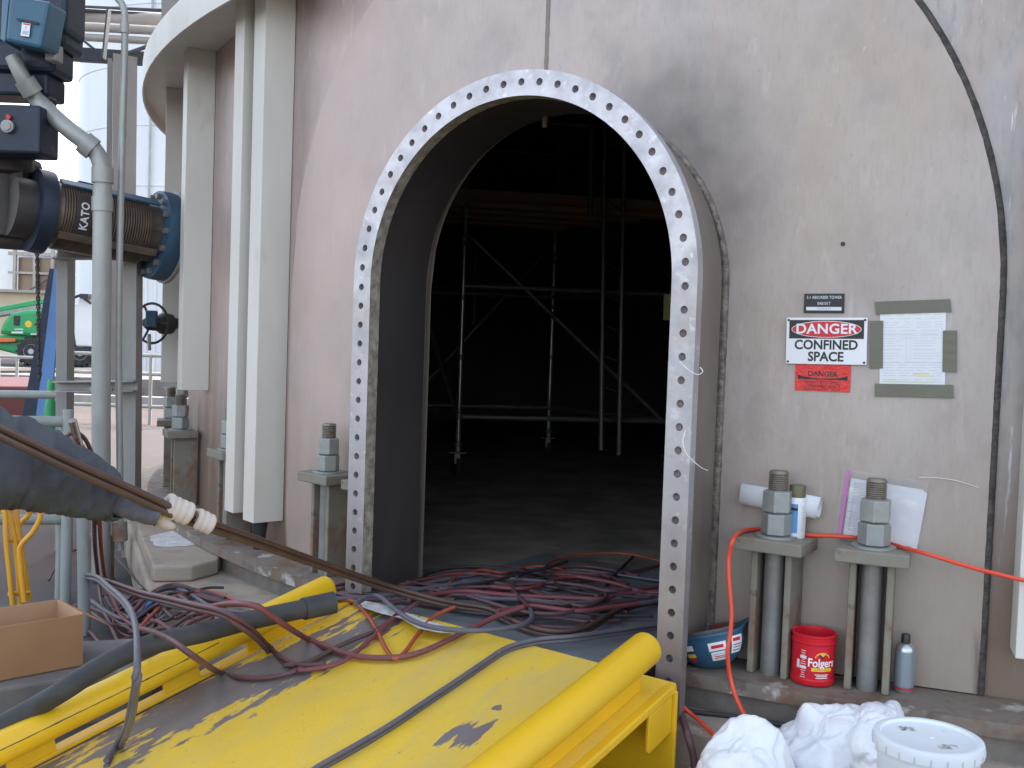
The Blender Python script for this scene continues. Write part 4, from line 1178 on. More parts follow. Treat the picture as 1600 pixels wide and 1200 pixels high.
hose('welding_hose', [(-0.605,4.136,0.508),(-0.564,4.267,0.508),(-0.517,4.25,0.508),(-0.442,4.082,0.508),(-0.358,3.922,0.508),(-0.268,3.834,0.508),(-0.148,3.804,0.508),(-0.04,3.83,0.508),(0.06,3.895,0.508),(0.11,4.003,0.508),(0.108,4.133,0.508)], 0.0105, 'hose_grey', 'grey hose with a raised arch at the ramp top left', 'hose', GD)
hose('welding_hose', [(-0.027,4.236,0.472),(0.033,4.169,0.472),(0.082,4.074,0.472),(0.148,4.027,0.472),(0.282,4.027,0.472),(0.346,4.118,0.472),(0.386,4.252,0.472),(0.445,4.353,0.472)], 0.009, 'hose_maroon', 'maroon hose curling forward on the bare sill sheet', 'hose', GD)
hose('welding_hose', [(-0.738,4.397,0.484),(-0.601,4.316,0.484),(-0.478,4.309,0.484),(-0.342,4.394,0.484),(-0.219,4.432,0.484),(-0.073,4.432,0.484)], 0.009, 'hose_maroon', 'maroon hose entering the pile beside the left pipe kerb', 'hose', GD)
hose('welding_hose', [(-0.282,4.418,0.496),(-0.182,4.519,0.496),(-0.033,4.563,0.496),(0.108,4.629,0.496),(0.23,4.671,0.496),(0.371,4.622,0.496),(0.473,4.547,0.496),(0.599,4.61,0.496),(0.728,4.674,0.496)], 0.009, 'hose_maroon', 'dark maroon hose snaking along the back of the pile', 'hose', GD)
hose('welding_hose', [(-0.706,3.91,0.407),(-0.618,3.828,0.405),(-0.518,3.763,0.407),(-0.39,3.734,0.419),(-0.295,3.763,0.436),(-0.186,3.86,0.466),(-0.08,3.964,0.496),(-0.02,4.015,0.512),(0.075,4.075,0.534)], 0.0115, 'hose_pink', 'dusty red hose swinging in a low curve across the ramp top', 'hose', GD)
hose('welding_hose', [(-0.809,3.751,0.368),(-0.73,3.754,0.379),(-0.686,3.803,0.393),(-0.594,3.904,0.421),(-0.495,3.988,0.447),(-0.426,4.124,0.478),(-0.338,4.222,0.505),(-0.208,4.208,0.519)], 0.0095, 'hose_brown', 'brown hose rising from the worn deck to the doorway', 'hose', GD)
hose('welding_hose', [(-0.743,4.311,0.468),(-0.649,4.295,0.478),(-0.581,4.185,0.468),(-0.508,4.012,0.449),(-0.44,3.813,0.426),(-0.4,3.728,0.417),(-0.367,3.764,0.427),(-0.335,3.892,0.452),(-0.284,4.053,0.484),(-0.203,4.136,0.508)], 0.0085, 'hose_orange', 'orange brown hose hanging in a sharp V over the ramp top', 'hose', GD)
hose('welding_hose', [(-0.745,3.702,0.368),(-0.667,3.705,0.379),(-0.586,3.745,0.396),(-0.518,3.888,0.428),(-0.448,4.065,0.466),(-0.348,4.224,0.504)], 0.0095, 'hose_pink', 'dull red hose climbing the deck beside the orange V', 'hose', GD)
twin('air_hose', [(-0.578,3.018,0.272),(-0.543,3.063,0.284),(-0.449,3.159,0.312),(-0.35,3.269,0.342),(-0.246,3.402,0.377),(-0.156,3.516,0.407),(-0.068,3.631,0.437),(0.016,3.732,0.464),(0.123,3.773,0.485),(0.257,3.78,0.5),(0.403,3.906,0.487),(0.636,4.042,0.487)], 0.0085, 'hose_grey', 'straight blue grey double hose lying diagonally down the middle of the ramp', 'hose')
twin('air_hose', [(-2.302,5.504,0.25),(-2.149,5.265,0.3),(-1.814,4.672,0.42),(-1.486,4.128,0.52),(-1.265,3.816,0.58),(-1.094,3.589,0.62),(-0.975,3.462,0.64),(-0.91,3.438,0.62),(-0.879,3.545,0.55),(-0.904,3.915,0.377),(-0.811,3.79,0.368),(-0.731,3.735,0.37),(-0.649,3.728,0.379)], 0.0095, 'hose_maroon', 'maroon double hose swooping from the left pile over the pipe kerb', 'hose', GL)
twin('air_hose', [(-2.184,5.286,0.3),(-1.943,4.838,0.4),(-1.713,4.374,0.48),(-1.485,3.928,0.55),(-1.286,3.496,0.62),(-1.149,3.166,0.66),(-1.059,2.934,0.66),(-1.029,2.849,0.62),(-1.068,2.937,0.52),(-1.121,3.039,0.4),(-1.245,3.302,0.234),(-1.246,3.196,0.216)], 0.0095, 'hose_grey', 'blue grey double hose hanging over the left pipe kerb to the lower deck', 'hose', GL)
hose('welding_hose', [(-1.187,3.958,0.5),(-1.11,3.806,0.56),(-1.007,3.638,0.62),(-0.913,3.508,0.66),(-0.846,3.474,0.66),(-0.81,3.519,0.62),(-0.773,3.625,0.55),(-0.767,3.973,0.404),(-0.678,3.884,0.401)], 0.0115, 'hose_pink', 'dusty red hose arching over the pipe kerb beside the black suction hose', 'hose', GL)
hose('welding_hose', [(-1.636,4.451,0.3),(-1.441,3.993,0.42),(-1.206,3.504,0.55),(-1.033,3.155,0.63),(-0.946,3.045,0.63),(-0.935,3.184,0.55),(-1.046,3.753,0.333),(-0.957,3.701,0.335),(-0.86,3.681,0.344),(-0.773,3.702,0.359),(-0.722,3.755,0.374),(-0.649,3.864,0.401)], 0.01, 'hose_maroon', 'maroon hose sagging over the kerb onto the dark worn deck', 'hose', GL)
hose('welding_hose', [(-1.636,4.535,0.25),(-1.606,4.573,0.29),(-1.603,4.695,0.3),(-1.595,4.858,0.31),(-1.541,4.94,0.32),(-1.461,4.975,0.32),(-1.358,4.903,0.32),(-1.241,4.766,0.33),(-1.115,4.607,0.36)], 0.009, 'hose_red', 'bright red hose arching over the dark hoses on the stone step', 'hose', GL)
hose('welding_hose', [(-1.81,4.921,0.2),(-1.741,4.884,0.29),(-1.717,5.023,0.31),(-1.683,5.123,0.31),(-1.608,5.098,0.31),(-1.5,4.97,0.31),(-1.394,4.886,0.31),(-1.244,4.812,0.31),(-1.097,4.664,0.33)], 0.011, 'hose_maroon', 'maroon hose at the back of the coil on the stone step', 'hose', GL)
hose('welding_hose', [(-1.731,4.882,0.25),(-1.718,4.979,0.3),(-1.675,5.047,0.31),(-1.6,5.023,0.31),(-1.497,4.904,0.31),(-1.389,4.761,0.31),(-1.296,4.713,0.31)], 0.011, 'hose_grey', 'blue grey hose lying in the middle of the coil on the step', 'hose', GL)
hose('welding_hose', [(-1.618,4.699,0.2),(-1.585,4.655,0.28),(-1.565,4.77,0.3),(-1.524,4.837,0.3),(-1.432,4.825,0.3),(-1.288,4.685,0.31),(-1.196,4.63,0.32),(-1.097,4.597,0.34)], 0.009, 'hose_grey', 'grey hose circling the front of the coil on the step', 'hose', GL)
hose('welding_hose', [(-1.493,4.513,0.25),(-1.44,4.53,0.3),(-1.401,4.648,0.3),(-1.334,4.629,0.3),(-1.315,4.519,0.3),(-1.377,4.523,0.28),(-1.466,4.591,0.25)], 0.009, 'hose_maroon', 'maroon hose end curled in front of the step', 'hose', GL)
hose('welding_hose', [(-1.974,5.342,0.12),(-1.882,5.183,0.2),(-1.738,4.989,0.28),(-1.644,4.956,0.31),(-1.53,4.959,0.31),(-1.4,4.853,0.31),(-1.318,4.849,0.31)], 0.01, 'hose_maroon', 'maroon hose lying across the step beneath the red one', 'hose', GL)
hose('welding_hose', [(-1.905,5.228,0.1),(-1.823,5.119,0.15),(-1.724,4.908,0.26),(-1.7,4.975,0.31),(-1.623,5.041,0.32),(-1.485,4.972,0.32),(-1.337,4.855,0.32)], 0.01, 'hose_black', 'black hose rising over the corner of the step', 'hose', GL)
hose('welding_hose', [(-1.826,5.056,0.15),(-1.748,4.931,0.22),(-1.689,4.828,0.29),(-1.681,4.886,0.3)], 0.012, 'bandage', 'short blue taped hose joint at the step corner', 'hose', GL)
hose('welding_hose', [(-1.873,4.669,0.8),(-2.016,5.036,0.62),(-2.178,5.466,0.4),(-2.424,6.136,0.1),(-2.419,6.176,0.06)], 0.011, 'hose_red', 'red hose hanging straight down beside the conduit foot', 'hose', GL)
hose('welding_hose', [(-1.896,4.663,0.8),(-2.042,5.031,0.62),(-2.172,5.37,0.42),(-2.375,5.928,0.12),(-2.223,5.607,0.06),(-2.04,5.264,0.05),(-1.905,5.017,0.04)], 0.011, 'hose_maroon', 'maroon hose hanging down from the rail and trailing on the ground', 'hose', GL)
hose('welding_hose', [(-2.808,6.245,0.03),(-2.89,6.642,0.1),(-2.928,7.049,0.06),(-2.819,7.126,0.06),(-2.557,6.722,0.05),(-2.19,5.998,0.12),(-1.824,5.187,0.26)], 0.007, 'hose_black', 'thin black cable running past the conduit foot to the step', 'hose', GL)
hose('welding_hose', [(-2.111,5.482,0.06),(-2.08,5.388,0.05),(-2.02,5.271,0.04),(-1.942,5.158,0.04),(-1.858,5.081,0.05)], 0.007, 'hose_pink', 'small loop of pinkish red cable on the ground', 'hose', GL)
hose('welding_hose', [(-2.209,5.314,0.03),(-2.108,5.187,0.03),(-1.962,4.982,0.03),(-1.911,5.044,0.04),(-1.822,5.074,0.06),(-1.712,5.022,0.1)], 0.01, 'hose_maroon', 'maroon hose making a sharp bend on the ground by the box', 'hose', GL)
hose('welding_hose', [(-2.402,5.66,0.04),(-2.284,5.602,0.05),(-2.13,5.448,0.05),(-2.001,5.301,0.05),(-1.848,5.098,0.1)], 0.011, 'hose_maroon', 'maroon hose lying along the ground behind the box', 'hose', GL)
hose('welding_hose', [(-2.319,5.663,0.08),(-2.142,5.478,0.06),(-1.981,5.291,0.08),(-1.798,4.999,0.2),(-1.685,4.885,0.3)], 0.012, 'hose_grey', 'grey hose slanting up from the ground to the step', 'hose', GL)
hose('welding_hose', [(-2.201,5.48,0.25),(-1.992,5.157,0.22),(-1.915,5.07,0.16),(-1.812,4.931,0.16),(-1.699,4.773,0.2)], 0.009, 'hose_pink', 'dusty red hose dropping from the crossing hoses to the ground', 'hose', GL)
hose('welding_hose', [(-2.32,5.2,0.958),(-2.289,5.2,1.008),(-2.24,5.2,1.052),(-2.208,5.2,1.057),(-2.189,5.25,1.023),(-2.179,5.3,0.962),(-2.168,5.35,0.879),(-2.163,5.4,0.805),(-2.161,5.4,0.686),(-2.162,5.4,0.549)], 0.011, 'hose_maroon', 'maroon hose looped over the top of the shiny pipe, upper loop', 'hose', GL)
hose('welding_hose', [(-2.265,5.15,0.923),(-2.224,5.15,0.97),(-2.179,5.15,0.988),(-2.154,5.2,0.964),(-2.158,5.3,0.909),(-2.157,5.35,0.846),(-2.185,5.4,0.685),(-2.186,5.4,0.548)], 0.011, 'hose_maroon', 'maroon hose looped over the shiny pipe just below the upper loop', 'hose', GL)
hose('welding_hose', [(-0.587,4.479,0.468),(-0.431,4.462,0.468),(-0.267,4.555,0.468),(-0.105,4.565,0.468),(0.097,4.703,0.468),(0.246,4.884,0.468),(0.463,4.896,0.468),(0.555,4.727,0.468)], 0.008, 'hose_maroon', 'fifth from the back of the dull maroon hoses tangled low in the doorway pile', 'hose', GD)
hose('welding_hose', [(-0.476,4.332,0.474),(-0.375,4.286,0.474),(-0.207,4.227,0.474),(-0.077,4.203,0.474),(0.036,4.283,0.474),(0.168,4.48,0.474),(0.277,4.529,0.474),(0.428,4.555,0.474),(0.666,4.71,0.474)], 0.0085, 'hose_maroon', 'seventh from the back of the dull maroon hoses tangled low in the doorway pile', 'hose', GD)
hose('welding_hose', [(-0.805,4.395,0.48),(-0.713,4.486,0.48),(-0.635,4.666,0.48),(-0.461,4.834,0.48),(-0.24,4.994,0.48),(-0.081,5.019,0.48),(0.084,4.96,0.48),(0.214,4.842,0.48),(0.364,4.845,0.48)], 0.007, 'hose_black', 'first from the back of the thin black hoses tangled low in the doorway pile', 'hose', GD)
hose('welding_hose', [(-0.745,4.38,0.468),(-0.602,4.438,0.468),(-0.434,4.566,0.468),(-0.266,4.485,0.468),(-0.072,4.491,0.468),(0.072,4.533,0.468),(0.307,4.719,0.468),(0.518,4.663,0.468),(0.673,4.502,0.468)], 0.007, 'hose_grey', 'second from the back of the grey hoses tangled low in the doorway pile', 'hose', GD)
hose('welding_hose', [(-0.843,4.637,0.474),(-0.735,4.583,0.474),(-0.53,4.6,0.474),(-0.431,4.679,0.474),(-0.258,4.866,0.474),(-0.104,4.89,0.474),(0.017,4.843,0.474),(0.239,4.938,0.474),(0.397,4.911,0.474)], 0.008, 'hose_pink', 'first from the back of the dull red hoses tangled low in the doorway pile', 'hose', GD)
hose('welding_hose', [(-0.457,4.664,0.48),(-0.278,4.584,0.48),(-0.129,4.552,0.48),(-0.023,4.672,0.48),(0.091,4.713,0.48),(0.222,4.648,0.48),(0.373,4.647,0.48),(0.594,4.661,0.48)], 0.007, 'hose_maroon', 'third from the back of the dull maroon hoses tangled low in the doorway pile', 'hose', GD)
hose('welding_hose', [(-0.769,4.492,0.468),(-0.612,4.613,0.468),(-0.478,4.538,0.468),(-0.292,4.646,0.468),(-0.143,4.762,0.468),(-0.037,4.866,0.468),(0.138,4.756,0.468),(0.254,4.806,0.468),(0.424,4.88,0.468)], 0.008, 'hose_maroon', 'second from the back of the dull maroon hoses tangled low in the doorway pile', 'hose', GD)
hose('welding_hose', [(-0.488,4.287,0.474),(-0.361,4.373,0.474),(-0.265,4.394,0.474),(-0.168,4.536,0.474),(-0.035,4.714,0.474),(0.076,4.798,0.474),(0.235,4.973,0.474),(0.472,4.958,0.474),(0.576,4.776,0.474)], 0.0095, 'hose_maroon', 'fourth from the back of the dull maroon hoses tangled low in the doorway pile', 'hose', GD)
hose('welding_hose', [(-0.327,4.309,0.48),(-0.136,4.264,0.48),(0.025,4.235,0.48),(0.161,4.231,0.48),(0.334,4.367,0.48),(0.501,4.322,0.48)], 0.0095, 'hose_black', 'second from the back of the thin black hoses tangled low in the doorway pile', 'hose', GD)
hose('welding_hose', [(-0.319,4.448,0.468),(-0.167,4.461,0.468),(-0.005,4.479,0.468),(0.132,4.616,0.468),(0.23,4.542,0.468),(0.335,4.443,0.468),(0.512,4.434,0.468)], 0.008, 'hose_grey', 'third from the back of the grey hoses tangled low in the doorway pile', 'hose', GD)
hose('welding_hose', [(-0.483,4.662,0.474),(-0.262,4.63,0.474),(-0.102,4.502,0.474),(0.037,4.411,0.474),(0.155,4.407,0.474),(0.344,4.324,0.474),(0.548,4.348,0.474)], 0.008, 'hose_pink', 'second from the back of the dull red hoses tangled low in the doorway pile', 'hose', GD)
hose('welding_hose', [(-0.769,4.513,0.48),(-0.681,4.598,0.48),(-0.45,4.55,0.48),(-0.337,4.531,0.48),(-0.118,4.445,0.48),(0.025,4.411,0.48),(0.202,4.358,0.48),(0.397,4.332,0.48),(0.52,4.255,0.48)], 0.0085, 'hose_maroon', 'sixth from the back of the dull maroon hoses tangled low in the doorway pile', 'hose', GD)
hose('welding_hose', [(-0.539,4.619,0.468),(-0.446,4.693,0.468),(-0.297,4.866,0.468),(-0.083,5.024,0.468),(0.044,5.092,0.468),(0.245,5.124,0.468),(0.448,5.156,0.468),(0.655,4.991,0.468)], 0.0095, 'hose_maroon', 'first from the back of the dull maroon hoses tangled low in the doorway pile', 'hose', GD)
hose('welding_hose', [(-0.677,4.362,0.474),(-0.535,4.496,0.474),(-0.409,4.48,0.474),(-0.237,4.365,0.474),(-0.078,4.21,0.474),(0.031,4.089,0.474),(0.202,4.147,0.474),(0.337,4.114,0.474),(0.474,4.149,0.474)], 0.007, 'hose_maroon', 'eighth from the back of the dull maroon hoses tangled low in the doorway pile', 'hose', GD)
hose('welding_hose', [(-0.621,4.421,0.48),(-0.413,4.298,0.48),(-0.261,4.228,0.48),(-0.143,4.164,0.48),(0.043,4.144,0.48),(0.22,4.238,0.48),(0.415,4.196,0.48),(0.622,4.209,0.48)], 0.007, 'hose_black', 'third from the back of the thin black hoses tangled low in the doorway pile', 'hose', GD)
hose('welding_hose', [(-0.682,4.724,0.468),(-0.496,4.625,0.468),(-0.341,4.723,0.468),(-0.138,4.901,0.468),(0.079,5.082,0.468),(0.233,5.02,0.468),(0.364,5.083,0.468),(0.539,5.01,0.468),(0.75,4.905,0.468)], 0.007, 'hose_grey', 'first from the back of the grey hoses tangled low in the doorway pile', 'hose', GD)
hose('welding_hose', [(-2.124,5.645,0.03),(-1.866,5.157,0.127),(-1.686,4.852,0.241),(-1.511,4.519,0.3),(-1.475,4.65,0.3),(-1.347,4.485,0.3)], 0.007, 'hose_black', 'third from the back of the thin black hoses heaped left of the ramp', 'hose', GL)
hose('welding_hose', [(-2.262,5.752,0.072),(-2.18,5.635,0.042),(-2.156,5.7,0.042),(-2.093,5.683,0.042),(-1.867,5.19,0.157),(-1.768,5.005,0.207),(-1.588,4.603,0.271),(-1.526,4.562,0.312)], 0.008, 'hose_grey', 'third from the back of the grey hoses heaped left of the ramp', 'hose', GL)
hose('welding_hose', [(-1.914,5.188,0.054),(-1.687,4.746,0.2),(-1.546,4.509,0.3),(-1.38,4.269,0.324),(-1.369,4.407,0.324),(-1.341,4.5,0.324),(-1.287,4.62,0.324)], 0.009, 'hose_pink', 'second from the back of the dull red hoses heaped left of the ramp', 'hose', GL)
hose('welding_hose', [(-2.21,5.436,0.066),(-2.083,5.281,0.066),(-2.022,5.235,0.066),(-1.942,5.201,0.066),(-1.737,4.799,0.159),(-1.623,4.623,0.247)], 0.009, 'hose_maroon', 'fifth from the back of the dull maroon hoses heaped left of the ramp', 'hose', GL)
hose('welding_hose', [(-2.163,5.82,0.03),(-1.858,5.276,0.206),(-1.607,4.755,0.3),(-1.482,4.567,0.3),(-1.445,4.731,0.3),(-1.359,4.654,0.3),(-1.349,4.839,0.3)], 0.009, 'hose_maroon', 'second from the back of the dull maroon hoses heaped left of the ramp', 'hose', GL)
hose('welding_hose', [(-2.28,5.608,0.042),(-2.208,5.592,0.042),(-2.078,5.457,0.042),(-1.973,5.378,0.042),(-1.688,4.815,0.229)], 0.007, 'hose_maroon', 'fourth from the back of the dull maroon hoses heaped left of the ramp', 'hose', GL)
hose('welding_hose', [(-2.255,5.786,0.084),(-2.238,5.933,0.084),(-2.098,5.766,0.084),(-1.638,4.774,0.301),(-1.622,4.896,0.324),(-1.535,4.935,0.324),(-1.474,5.036,0.324),(-1.399,5.05,0.324)], 0.007, 'hose_black', 'first from the back of the thin black hoses heaped left of the ramp', 'hose', GL)
hose('welding_hose', [(-2.192,5.731,0.096),(-2.135,5.736,0.066),(-1.768,4.876,0.336),(-1.729,4.882,0.336),(-1.7,4.905,0.287),(-1.554,4.651,0.336),(-1.482,4.61,0.336),(-1.428,4.583,0.336)], 0.008, 'hose_grey', 'first from the back of the grey hoses heaped left of the ramp', 'hose', GL)
hose('welding_hose', [(-2.312,5.789,0.06),(-2.232,5.862,0.06),(-1.955,5.412,0.135),(-1.649,4.799,0.274),(-1.55,4.766,0.3),(-1.53,4.972,0.3)], 0.007, 'hose_pink', 'first from the back of the dull red hoses heaped left of the ramp', 'hose', GL)
hose('welding_hose', [(-1.917,5.19,0.042),(-1.665,4.693,0.192),(-1.466,4.367,0.312),(-1.381,4.357,0.312),(-1.321,4.414,0.312)], 0.009, 'hose_maroon', 'sixth from the back of the dull maroon hoses heaped left of the ramp', 'hose', GL)
hose('welding_hose', [(-2.267,5.571,0.054),(-2.145,5.476,0.054),(-2.103,5.54,0.054),(-2.108,5.705,0.054),(-1.748,4.901,0.324)], 0.009, 'hose_maroon', 'first from the back of the dull maroon hoses heaped left of the ramp', 'hose', GL)
hose('welding_hose', [(-2.136,5.525,0.066),(-2.008,5.398,0.066),(-1.815,5.021,0.165),(-1.658,4.79,0.289),(-1.573,4.778,0.336)], 0.008, 'hose_maroon', 'third from the back of the dull maroon hoses heaped left of the ramp', 'hose', GL)
hose('welding_hose', [(-2.13,5.512,0.03),(-2.064,5.514,0.03),(-1.885,5.221,0.135),(-1.7,4.86,0.222),(-1.579,4.687,0.3),(-1.544,4.788,0.3),(-1.542,4.915,0.3),(-1.55,5.088,0.3)], 0.008, 'hose_black', 'second from the back of the thin black hoses heaped left of the ramp', 'hose', GL)
hose('welding_hose', [(-2.194,5.82,0.072),(-2.085,5.74,0.042),(-1.704,4.93,0.269),(-1.583,4.907,0.312),(-1.439,4.735,0.312),(-1.351,4.768,0.312)], 0.009, 'hose_grey', 'second from the back of the grey hoses heaped left of the ramp', 'hose', GL)
sh = thing('suction_hose', 'thick black ribbed hose lying along the left pipe kerb of the ramp', 'hose', (-0.991,3.439,0.55))
hp = smooth_path([(-1.628,3.163,0.3),(-1.511,3.267,0.36),(-1.405,3.246,0.43),(-1.339,3.335,0.47),(-1.246,3.425,0.51),(-1.153,3.487,0.53),(-1.052,3.533,0.545),(-0.943,3.623,0.56),(-0.836,3.684,0.575),(-0.726,3.74,0.59)], 8)
obj('hose_body', G().tube(hp, .035, 20), M['foam'], sh, smooth=50)
hp = smooth_path([(-0.739,3.732,0.588),(-0.685,3.771,0.593),(-0.635,3.797,0.6)], 4)
obj('end_sleeve', G().tube(hp, .041, 20), M['foam'], sh, smooth=50)
hose('extension_cord', [(2.843,2.937,0.323),(2.663,3.07,0.492),(2.242,3.194,0.787),(1.927,3.282,0.838),(1.784,3.328,0.861),(1.707,3.343,0.872),(1.552,3.377,0.901),(1.412,3.403,0.936),(1.376,3.534,0.932),(1.336,3.641,0.932),(1.23,3.635,0.943),(1.103,3.707,0.932),(1.004,3.776,0.932),(0.924,3.787,0.932),(0.856,3.718,0.933),(0.792,3.552,0.937),(0.778,3.548,0.874),(0.779,3.536,0.798),(0.789,3.52,0.69),(0.786,3.51,0.614),(0.778,3.503,0.549),(0.792,3.507,0.462),(0.808,3.466,0.401),(0.83,3.389,0.355),(0.862,3.319,0.314),(0.903,3.266,0.279)], 0.0075, 'cord', 'orange extension cord draped over both bolt chairs and down to the white bags', 'extension cord')
hose('extension_cord', [(0.611,3.588,0.36),(0.632,3.569,0.34),(0.669,3.567,0.31),(0.693,3.522,0.3),(0.715,3.449,0.295),(0.729,3.39,0.29),(0.749,3.393,0.25),(0.754,3.367,0.2)], 0.0075, 'cord', 'orange extension cord running from the ramp end over the pedestal to the left bag', 'extension cord')
hose('extension_cord', [(0.485,3.701,0.02),(0.54,3.772,0.04),(0.604,3.801,0.05),(0.676,3.795,0.04),(0.698,3.752,0.03),(0.621,3.746,0.02),(0.526,3.749,0.03),(0.55,3.76,0.06),(0.644,3.755,0.08),(0.72,3.715,0.08),(0.818,3.675,0.1)], 0.0075, 'cord', 'coiled end of orange cord on the ground below the ramp end plate', 'extension cord')
hose('power_cable', [(0.589,3.695,0.4),(0.607,3.562,0.36),(0.636,3.557,0.31),(0.639,3.428,0.281),(0.658,3.407,0.213),(0.666,3.403,0.126)], 0.0125, 'hose_maroon', 'thick purple grey cable hanging beside the ramp end plate', 'cable')
hose('power_cable', [(0.664,3.672,0.29),(0.698,3.639,0.289),(0.84,3.602,0.289),(1.004,3.533,0.289),(1.143,3.475,0.289),(1.35,3.437,0.289),(1.592,3.392,0.289),(1.857,3.405,0.289)], 0.009, 'hose_black', 'thin black cable lying along the pedestal under the base ring', 'cable')
hose('tie_wire', [(0.57,3.498,1.55),(0.583,3.468,1.534),(0.604,3.435,1.516),(0.624,3.424,1.51),(0.635,3.419,1.522),(0.628,3.433,1.534)], 0.0015, 'wire', 'short white wire hooked through an upper flange hole', 'wire')
hose('tie_wire', [(0.597,3.483,1.317),(0.585,3.456,1.28),(0.595,3.439,1.243),(0.623,3.425,1.214),(0.653,3.443,1.193),(0.679,3.486,1.182)], 0.0015, 'wire', 'white wire hanging from a middle flange hole', 'wire')
hose('tie_wire', [(1.44,3.58,1.172),(1.49,3.582,1.173),(1.553,3.562,1.169),(1.603,3.546,1.157),(1.632,3.536,1.149)], 0.0013, 'wire', 'thin white wire sticking out sideways from the bag of papers', 'wire')

# ------------------------------------------------------------------ scaffold and ladder inside the tower
sf = thing('scaffold_tower', 'galvanised tube scaffold tower on castors standing in the dark tower', 'scaffold', (0.374,9.3,0.522))
def st(name, a, b, r=.024, m='scaf', n=10):
    return obj(name, G().tube([a, b], r, n), M[m], sf, smooth=60)
posts = [((-0.437,8.6,0.619), (-0.476,8.6,2.954)), ((0.378,10.2,0.789), (0.31,10.2,3.869)), ((1.384,8.9,0.896), (1.332,8.9,3.48)), ((-0.973,9.9,0.591), (-1.026,9.9,3.908))]
pv = [(Vector(a), Vector(b)) for a, b in posts]
def on(i, z):
    a, b = pv[i]; return Vector((a.x, a.y, z))
pts_z = (.95, 2.45, 3.55)
for i, (a, b) in enumerate(pv):
    top = max(b.z, 3.9) if i != 0 else b.z
    st('standard', Vector((a.x, a.y, .62)), Vector((a.x, a.y, top)), m='scafbright' if i < 2 else 'scaf')
    g = G()
    for z in (.72, .95, 1.0, 1.45, 1.95, 2.4, 2.46, 2.9): g.lathe([(.03, -.02), (.038, -.012), (.038, .012), (.03, .02)], (a.x, a.y, z), 10)
    obj('coupler', g, M['scaf'], sf, smooth=40)
    g = G(); g.lathe([(.085, -.022), (.10, -.015), (.10, .015), (.085, .022)], (a.x, a.y+.02, .535), 20, axis=(1, .2, 0))
    obj('castor', g, M['tyre'], sf, smooth=40)
    g = G(); g.box((a.x, a.y, .60), (.05, .10, .09)); g.box((a.x, a.y, .65), (.14, .14, .012))
    obj('castor_fork', g, M['scaf'], sf, bevel=.004)
for z in (.95, 2.05, 3.45):
    for i, j in ((0, 2), (3, 1), (0, 3), (2, 1)):
        st('ledger', on(i, z), on(j, z))
for p_, q_ in ((on(0, 2.5), on(2, .9)), (on(3, 1.0), on(1, 2.6)), (on(3, 2.2), on(0, .9))): st('brace', p_, q_, .019)
g = G()
for k in range(4):
    a = on(0, 2.72)*(1-k/3*.9)+on(3, 2.72)*(k/3*.9); b = on(2, 2.72)*(1-k/3*.9)+on(1, 2.72)*(k/3*.9)
    g = G(); g.bar(a, b, .22, .045)
    obj('plank', g, M['plank'], sf, bevel=.004)
g = G(); g.bar((-0.638,8.55,2.782), (1.387,8.85,2.764), .03, .15); obj('toe_board', g, M['plank'], sf, bevel=.004)
ld = thing('access_ladder', 'steel tube ladder hanging on the front of the scaffold', 'ladder', (0.824,8.3,0.76))
la, lb = (Vector((0.742,8.3,0.741)), Vector((0.667,8.3,3.486))), (Vector((0.889,8.3,0.704)), Vector((0.832,8.3,3.339)))
obj('stile', G().tube(list(la), .021, 10), M['scaf'], ld, smooth=60)
obj('stile', G().tube(list(lb), .021, 10), M['scaf'], ld, smooth=60)
for k in range(11):
    t = .10+k*.092; obj('rung', G().tube([la[0].lerp(la[1], t), lb[0].lerp(lb[1], t)], .008, 8), M['blackiron'], ld, smooth=60)
tag(obj('hanging_tube', G().tube([(0.576,8.2,2.578), (0.549,8.2,3.56)], .022, 10), M['scaf'], smooth=60), 'short scaffold tube hanging left of the ladder under the arch', 'tube')
tag(obj('hanging_tube', G().tube([(-0.446,11.5,1.764), (-0.46,11.5,2.607)], .022, 10), M['scaf'], smooth=60), 'short scaffold tube far back beside the front left standard', 'tube')
t = tag(obj('yellow_tag', G().box((1.175,7.9,1.902), (.06, .01, .20)), M['highlighter']), 'small yellow and white inspection tag hung by the right jamb', 'tag')
t.location = (0, 0, 0)

# ------------------------------------------------------------------ conduits, frame and rails on the left
cd = thing('large_conduit', 'large grey conduit dropping past the bellows from the valve actuator', 'conduit', (-2.732,6.879,0))
cp = smooth_path([(-3.054,6.2,3.197), (-3,6.22,3.075), (-2.935,6.3,2.951), (-2.748,6.26,2.795), (-2.626,6.28,2.703), (-2.575,6.3,2.643), (-2.546,6.3,2.547), (-2.543,6.3,2.423)], 6)
obj('elbow_pipe', G().tube(cp, [.045]*12+[.052]*(len(cp)-12), 16), M['galv'], cd, smooth=60)
obj('riser', G().tube([(-2.544,6.3,2.461), (-2.53,6.3,1.248), (-2.531,6.357,0.02)], .056, 20), M['galv'], cd, smooth=60)
for (y0, y1, rr) in ((262, 286, .064), (308, 330, .063)):
    obj('coupling', G().tube([Vector((-2.544,6.3,2.461)).lerp(Vector((-2.53,6.3,1.248)), (y0-290)/310), Vector((-2.544,6.3,2.461)).lerp(Vector((-2.53,6.3,1.248)), (y1-290)/310)], rr, 20), M['galv'], cd, smooth=40)
obj('coupling', G().tube([(-2.653,6.27,2.719), (-2.599,6.29,2.675)], .070, 20), M['galv'], cd, smooth=40)
obj('coupling', G().tube([(-2.997,6.23,3.067), (-2.961,6.27,2.997)], .062, 20), M['galv'], cd, smooth=40)
obj('foot_strap', G().box((-2.57,6.45,0.12), (.16, .06, .34)), M['olive'], cd, bevel=.02)
c2 = thing('thin_conduit', 'thin grey conduit running up beside the large conduit and curving left at the top', 'conduit', (-2.854,7.514,0))
